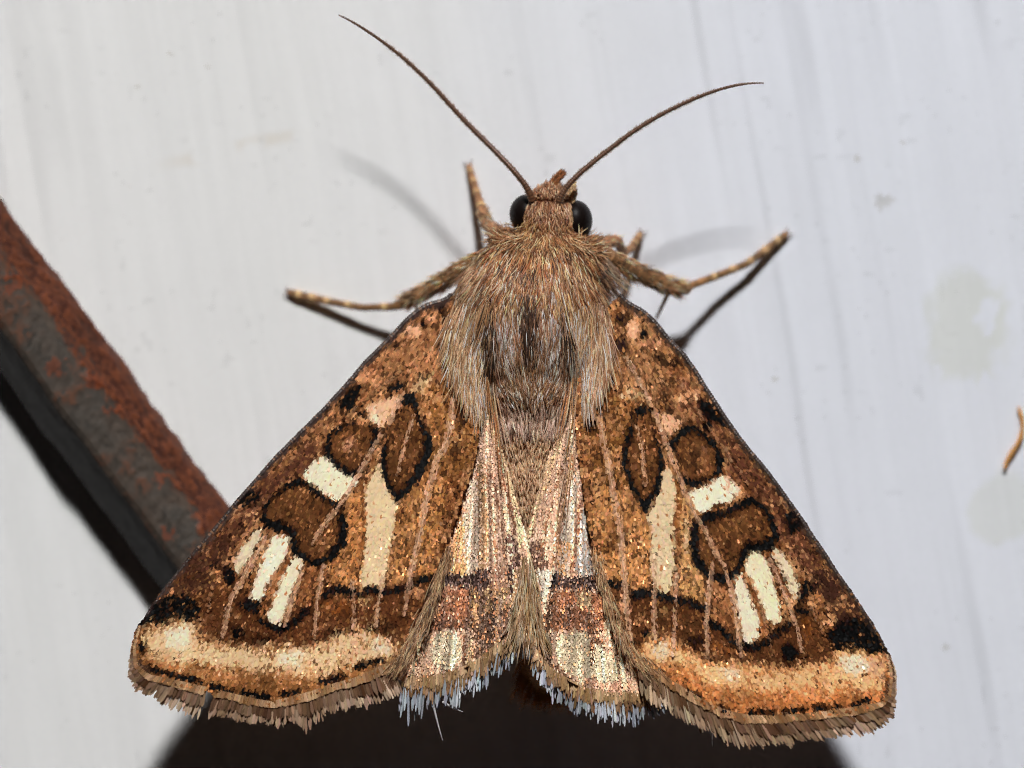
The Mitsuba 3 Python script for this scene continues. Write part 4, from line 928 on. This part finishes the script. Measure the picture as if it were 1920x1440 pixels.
# collar coat
n = 5200
p = inside(np.c_[rng.uniform(885, 1150, n), rng.uniform(432, 560, n)], (1, 0))
p = p[(p[:, 1] < 532) & (p[:, 1] > 446 - 6 * np.cos((p[:, 0] - 1018) / 50) - 6)]
n = len(p)
dx = p[:, 0] - 1016
d = unit(np.c_[dx / 130 * .95 + rng.normal(0, .15, n) + .3 * (fbm2(p, .04, 2) - .5), np.ones(n) * (1.0 - .25 * (p[:, 1] < 465))])
col = pick(n, [(156, 108, 68), (196, 154, 108), (112, 72, 44), (72, 46, 30), (216, 190, 158), (150, 88, 52)], [4, 3, 3, 1.4, 1.6, 2])
edge = np.clip((np.abs(dx) - 85) / 40, 0, 1)[:, None]
col = col * (1 - .55 * edge) + np.array([222, 196, 166.]) * .55 * edge
col = strand_tone(p, col)
fur('moth__body__collar_hair', p, d, rng.uniform(30, 74, n), skin, 0, rng.uniform(3, 13, n), rng.uniform(.8, 1.6, n), tones(col * .92, .28, gain=.95), tones(np.clip(col + 16, 0, 250), .25, gain=1.0), rng.normal(0, .1, n), drop=1.4)

# neck ruff behind the eyes
n = 2000
a = rng.uniform(-1, 1, n)
p = np.c_[1024 + a * 92 + rng.normal(0, 4, n), 441 + 14 * a ** 2 + 9 * a + rng.normal(0, 8, n)]
d = unit(np.c_[a * .9 + rng.normal(0, .28, n), .7 - 1.5 * np.abs(a) * rng.random(n)])
col = pick(n, [(182, 138, 92), (152, 104, 66), (212, 182, 142), (104, 70, 46)], [3, 4, 2, 2])
fur('moth__body__neck_hair', p, d, rng.uniform(16, 34, n), lambda q: np.maximum(hbody(q), 205), 1, rng.uniform(6, 22, n), rng.uniform(.7, 1.3, n), tones(col * .92, .25, gain=.98), tones(col + 14, .25, gain=1.0), rng.normal(0, .12, n), drop=.8)

# head coat: rust red hair swept back, pale patch at the lower left
n = 3200
p = inside(np.c_[rng.uniform(970, 1090, n), rng.uniform(335, 462, n)], (2, 3))
n = len(p)
up = p[:, 1] < 376
d = unit(np.c_[(p[:, 0] - 1032) / 150 + rng.normal(0, .22, n), np.where(up, -1.0, 1.0)])
d[up] = unit(np.c_[(p[up, 0] - 1040) / -90 + rng.normal(0, .18, up.sum()), -np.ones(up.sum())])
col = pick(n, [(156, 104, 70), (130, 84, 56), (194, 148, 108), (100, 66, 46), (212, 178, 142)], [3.4, 3, 3, 1.4, 2.4])
lowp = (p[:, 1] > 405) & (rng.random(n) < .55)
col[lowp] = pick(lowp.sum(), [(196, 150, 104), (176, 126, 84), (206, 172, 130)], [2, 3, 1])
lowl = (p[:, 0] < 1000) & (p[:, 1] > 395) & (rng.random(n) < .8)
col[lowl] = pick(lowl.sum(), [(204, 166, 112), (170, 128, 80)], [2, 1])
fur('moth__body__head_hair', p, d, np.where(up, rng.uniform(6, 15, n), rng.uniform(14, 36, n)), lambda q: np.maximum(hbody(q), 180), 0, rng.uniform(3, 15, n), rng.uniform(.8, 1.6, n), tones(col * .85), tones(col + 12), rng.normal(0, .1, n), drop=.8)

# abdomen: grey silky hair at its root, short beige pile below
n = 5200
p = inside(np.c_[rng.uniform(910, 1100, n), rng.uniform(660, 1130, n)], (6, 8, 9, 10, 11))
p = p[p[:, 1] > np.maximum(722, 744 - .4 * np.abs(p[:, 0] - 992))]
n = len(p)
y = p[:, 1]
d = unit(np.c_[rng.normal(0, .14, n) + (992 - p[:, 0]) / 400, np.ones(n)])
top = (y < 800)
col = np.where(top[:, None], pick(n, [(186, 164, 144), (160, 136, 116), (206, 188, 168), (130, 102, 82)], [3, 3, 2, 1]), pick(n, [(192, 164, 128), (170, 140, 106), (210, 186, 152), (136, 108, 82)], [4, 3, 2, 1]))
tuft = (np.hypot((p[:, 0] - 990) / 13, (y - 806) / 11) < 1)
col[tuft] = (58, 40, 30)
specks = rng.random(n) < .035
col[specks] = (76, 58, 46)
ab = lambda q: np.maximum(hbody(q, (6, 8, 9, 10, 11, 12)), 60)
fur('moth__body__abdomen_hair', p, d, np.where(top, rng.uniform(22, 46, n), rng.uniform(10, 19, n)), ab, 0, np.where(top, rng.uniform(4, 13, n) * np.interp(y, [690, 730, 780], [.1, .35, 1]), rng.uniform(3, 8, n)), rng.uniform(.8, 1.4, n), tones(np.clip(col + [6, 0, 0], 0, 250), .10, gain=1.02), tones(np.clip(col + [10, 4, 4], 0, 250), .10, gain=1.06), rng.normal(0, .08, n))
# tail tuft under the hind wings
n = 700
p = np.c_[rng.normal(1030, 19, n), rng.uniform(1215, 1272, n)]
fur('moth__body__tail_tuft', p, unit(np.c_[(p[:, 0] - 1030) / 110 + rng.normal(0, .1, n), np.ones(n)]), rng.uniform(45, 84, n), lambda q: np.maximum(hbody(q), 100), 0, rng.uniform(2, 12, n), rng.uniform(1.2, 2.0, n),
    tones(pick(n, [(186, 124, 62), (150, 92, 44)], [1, 1])), tones(pick(n, [(200, 140, 76), (160, 100, 50)], [1, 1])))

# ---------------------------------------------------------------- moth: eyes, antennae, palps
for key, c, r in (('moth__eye', at(989, 401, 218), (34, 37, 38)), ('moth__eye_001', at(1079, 414, 218), (32, 39, 38))):
    s = trimesh.creation.icosphere(5, 1.0)
    v = s.vertices * r + c
    add(key, W(v), s.faces[:, ::-1], 'eye_mat', smooth=True)


def antenna(key, pts, label=None):
    n, sides = 620, 9
    path = spline([at(*q) for q in pts], n)
    s = np.linspace(0, 1, n)
    seg = (s * 92) % 1.0
    rad = np.interp(s, [0, .03, .08, .5, .9, 1], [5.8, 6.2, 5.0, 3.9, 2.6, 1.2]) * (1 + .05 * np.sin(seg * np.pi))
    v, f = tube(path, rad, sides)
    ring = (seg < .24)[:, None]
    c = np.where(ring, lin([46, 30, 22]), lin([84, 56, 38])) * (0.75 + .5 * rng.random((n, 1)))
    ca = along(c / KLIN, sides).reshape(-1, 3)
    ca[:n * sides] *= (0.65 + .8 * rng.random((n * sides, 1)))
    add(key, W(v), f, 'hair_mat', np.clip(ca, .003, .9), smooth=True)
    m = 700
    i = rng.integers(4, int(n * .8), m)
    t = unit(np.gradient(path, axis=0)[i])
    sd = np.stack([-t[:, 1], t[:, 0]], 1) * rng.choice([-1, 1], m)[:, None]
    fur(key + '__bristle_hair', path[i, :2] + sd * rad[i, None] * .8, unit(sd + t[:, :2] * .9), rng.uniform(3, 6, m), lambda q, h=path[i, 2]: np.repeat(h, len(q) // m), 0, 1, .35, tones(np.tile([150, 116, 86.], (m, 1))), tones(np.tile([170, 140, 110.], (m, 1))), segs=3)


antenna('moth__antenna', [(997, 378, 262), (992, 360, 266), (974, 333, 266), (930, 285, 256), (870, 225, 248), (815, 165, 246), (760, 112, 246), (700, 66, 250), (664, 43, 254), (635, 28, 256)])
antenna('moth__antenna_001', [(1046, 390, 268), (1052, 368, 270), (1078, 334, 268), (1130, 290, 264), (1180, 252, 262), (1240, 215, 264), (1310, 182, 270), (1380, 160, 278), (1410, 156, 281), (1432, 156, 284)])


def palp(key, pts, radii, col, L):
    path = spline([at(*q) for q in pts], 24)
    rad = np.interp(np.linspace(0, 1, 24), np.linspace(0, 1, len(radii)), radii)
    v, f = tube(path, rad, 10)
    add(key, W(v), f, 'matt_mat', along(alb(col) * np.ones((24, 1)) * .8, 10), smooth=True)
    m = 260
    i = rng.integers(0, 23, m)
    t = unit(np.gradient(path, axis=0)[i])
    a = rng.uniform(0, np.pi, m)
    sd = np.stack([-t[:, 1], t[:, 0]], 1) * np.cos(a)[:, None]
    hh = path[i, 2] + rad[i] * np.sin(a) * .8
    c0 = np.array(col, float) * rng.uniform(.65, 1.3, (m, 1))
    fur(key + '__palp_hair', path[i, :2] + sd * rad[i, None] * .8, unit(t[:, :2] + sd * .35 + rng.normal(0, .12, (m, 2))), rng.uniform(L * .6, L, m), lambda q, h=hh: np.repeat(h, len(q) // m), 0, 3, rng.uniform(.8, 1.5, m), tones(c0), tones(np.clip(c0 + 12, 0, 250)), segs=4)


palp('moth__palp', [(1034, 362, 228), (1038, 348, 232), (1042, 338, 234), (1050, 329, 234), (1054, 325, 232)], [11, 9, 7, 6, 4], (140, 88, 52), 12)
palp('moth__palp_001', [(1066, 388, 226), (1070, 372, 230), (1073, 356, 230), (1073, 345, 226)], [11, 9, 7, 4], (206, 168, 128), 12)


# ---------------------------------------------------------------- moth: legs
def leg(key, pts, radii, bands, hair_until, col=(138, 98, 62), hairlen=22, hairn=700, hair_r=(.9, 1.7)):
    n, sides = 160, 12
    P = np.array([at(*q) for q in pts])
    s0 = np.r_[0, np.cumsum(np.linalg.norm(np.diff(P, axis=0), axis=1))]
    s0 /= s0[-1]
    s = np.linspace(0, 1, n)
    path = np.stack([np.interp(s, s0, P[:, k]) for k in range(3)], 1)
    for _ in range(4):
        path[1:-1] = (path[:-2] + 2 * path[1:-1] + path[2:]) / 4
    rad = np.interp(s, s0, radii)
    seg = np.zeros(n)
    for b in bands:
        seg = np.maximum(seg, np.exp(-((s - b) / .013) ** 2))
    rad = rad * (1 + .12 * seg) + rng.normal(0, .18, n)
    v, f = tube(path, rad, sides)
    c = (lin(col) * (1 - seg)[:, None] + lin([214, 174, 122]) * seg[:, None]) * (0.6 + .8 * rng.random((n, 1)))
    c = c * (0.7 + .5 * meshkit.noise(np.c_[s * 40, s * 0, s * 0])[:, None])
    ca = along(c / KLIN, sides)
    ca = ca * np.where(rng.random((len(ca), 1)) < .3, .35, .7 + .6 * rng.random((len(ca), 1)))
    add(key, W(v), f, 'matt_mat', np.clip(ca, .003, .9), smooth=True)
    m = hairn
    q = rng.random(m) ** .9
    i = (q * hair_until * (n - 1)).astype(int)
    t = unit(np.gradient(path, axis=0)[i])
    a = rng.uniform(-.15 * np.pi, 1.15 * np.pi, m)
    sd = np.stack([-t[:, 1], t[:, 0]], 1) * np.cos(a)[:, None]
    hh = path[i, 2] + rad[i] * np.sin(a) * .85
    Lf = hairlen * rng.uniform(.5, 1.15, m)
    d = unit(t[:, :2] + sd * .34 + rng.normal(0, .10, (m, 2)))
    slope = t[:, 2]
    c0 = pick(m, [(212, 162, 114), (168, 116, 76), (80, 52, 36), (236, 206, 166)], [4, 3, 2.4, 2.4])
    c0 = c0 * (0.55 + .9 * meshkit.noise(np.c_[i * .16, a * 1.2, a * 0]))[:, None]
    hf = lambda w, h=hh: (np.repeat(h, len(w) // m).reshape(m, -1) + (slope * Lf)[:, None] * np.linspace(0, 1, len(w) // m)[None]).ravel()
    fur(key + '__leg_hair', path[i, :2] + sd * rad[i, None] * .85, d, Lf, hf, 0, 2, rng.uniform(*hair_r, m), tones(c0 * .95, gain=1.2), tones(np.clip(c0 + 8, 0, 250), gain=1.2), segs=4, drop=3)


leg('moth__leg', [(915, 478, 205), (868, 505, 168), (800, 545, 108), (748, 572, 62), (738, 575, 58), (680, 577, 36), (620, 566, 20), (575, 556, 11), (541, 548, 7)], [16, 14.5, 13, 10, 7.5, 6.5, 7, 7.5, 6.5], (.58, .74, .83, .90, .96), .46, hairlen=27, hairn=900)
leg('moth__leg_001', [(1140, 480, 205), (1185, 506, 165), (1240, 530, 122), (1286, 543, 98), (1294, 536, 92), (1345, 517, 56), (1400, 495, 32), (1440, 465, 16), (1475, 438, 7)], [15.5, 15, 14.5, 11.5, 7.5, 7, 7, 7.5, 6.5], (.60, .70, .79, .88, .95), .40, hairlen=27, hairn=900)
leg('moth__leg_002', [(950, 455, 205), (932, 436, 160), (914, 420, 118), (906, 400, 88), (897, 372, 58), (887, 338, 26), (879, 311, 8)], [14, 14, 13, 10, 8, 7, 6.5], (.42, .6, .74, .86, .95), .5, col=(146, 102, 70), hairlen=18, hairn=420)
leg('moth__leg_003', [(1110, 468, 195), (1138, 454, 160), (1157, 452, 132), (1165, 466, 104), (1172, 474, 84), (1185, 463, 46), (1201, 438, 8)], [13, 12, 11, 9, 8, 7.5, 6.5], (.58, .72, .84, .94), .5, col=(150, 104, 72), hairlen=16, hairn=380)
for key, tip, back in (('moth__leg', (541, 548), (575, 556)), ('moth__leg_001', (1475, 438), (1440, 465)), ('moth__leg_002', (879, 311), (887, 338)), ('moth__leg_003', (1201, 438), (1185, 463))):
    t = unit(np.array(tip, float) - back)
    sd = np.array([-t[1], t[0]])
    for k, q in enumerate((-1, 1)):
        path = spline([at(*(np.array(tip) + t * a + sd * q * b), h) for a, b, h in ((0, 2, 7), (5, 5, 6), (8, 8, 3), (8.5, 10, 1))], 8)
        v, f = tube(path, np.linspace(1.8, .5, 8), 6)
        add(key + '__claw' + ('' if k == 0 else '_001'), W(v), f, 'matt_mat', along(np.tile(alb([92, 62, 44]), (8, 1)), 6), smooth=True)
for key, pts in (('moth__leg_001__spur', [(1256, 545, 104), (1250, 556, 92), (1230, 598, 58)]), ('moth__leg__spur', [(776, 566, 70), (780, 576, 60), (786, 592, 40)])):
    path = resample([at(*q) for q in pts], 20)
    v, f = tube(path, np.interp(np.linspace(0, 1, 20), [0, .3, 1], [4.5, 4.2, 2.6]), 8)
    add(key, W(v), f, 'matt_mat', along(alb([150, 120, 84]) * (.6 + .8 * rng.random((20, 1))), 8), smooth=True)

# a few long stray bristles at the hind edge
for k, (pts, hh) in enumerate((([(812, 1318), (818, 1345), (830, 1388)], 322), ([(830, 1316), (848, 1326), (868, 1335)], 322), ([(1334, 1372), (1335, 1385), (1336, 1400)], 330))):
    path = spline([at(x, y, hh) for x, y in pts], 20)
    v, f = tube(path, np.linspace(2.6, .5, 20), 6)
    add(('moth__hindwing__bristle', 'moth__hindwing__bristle_001', 'moth__forewing_001__bristle')[k], W(v), f, 'hair_mat', along(np.tile(alb([176, 172, 172]), (20, 1)), 6), smooth=True)
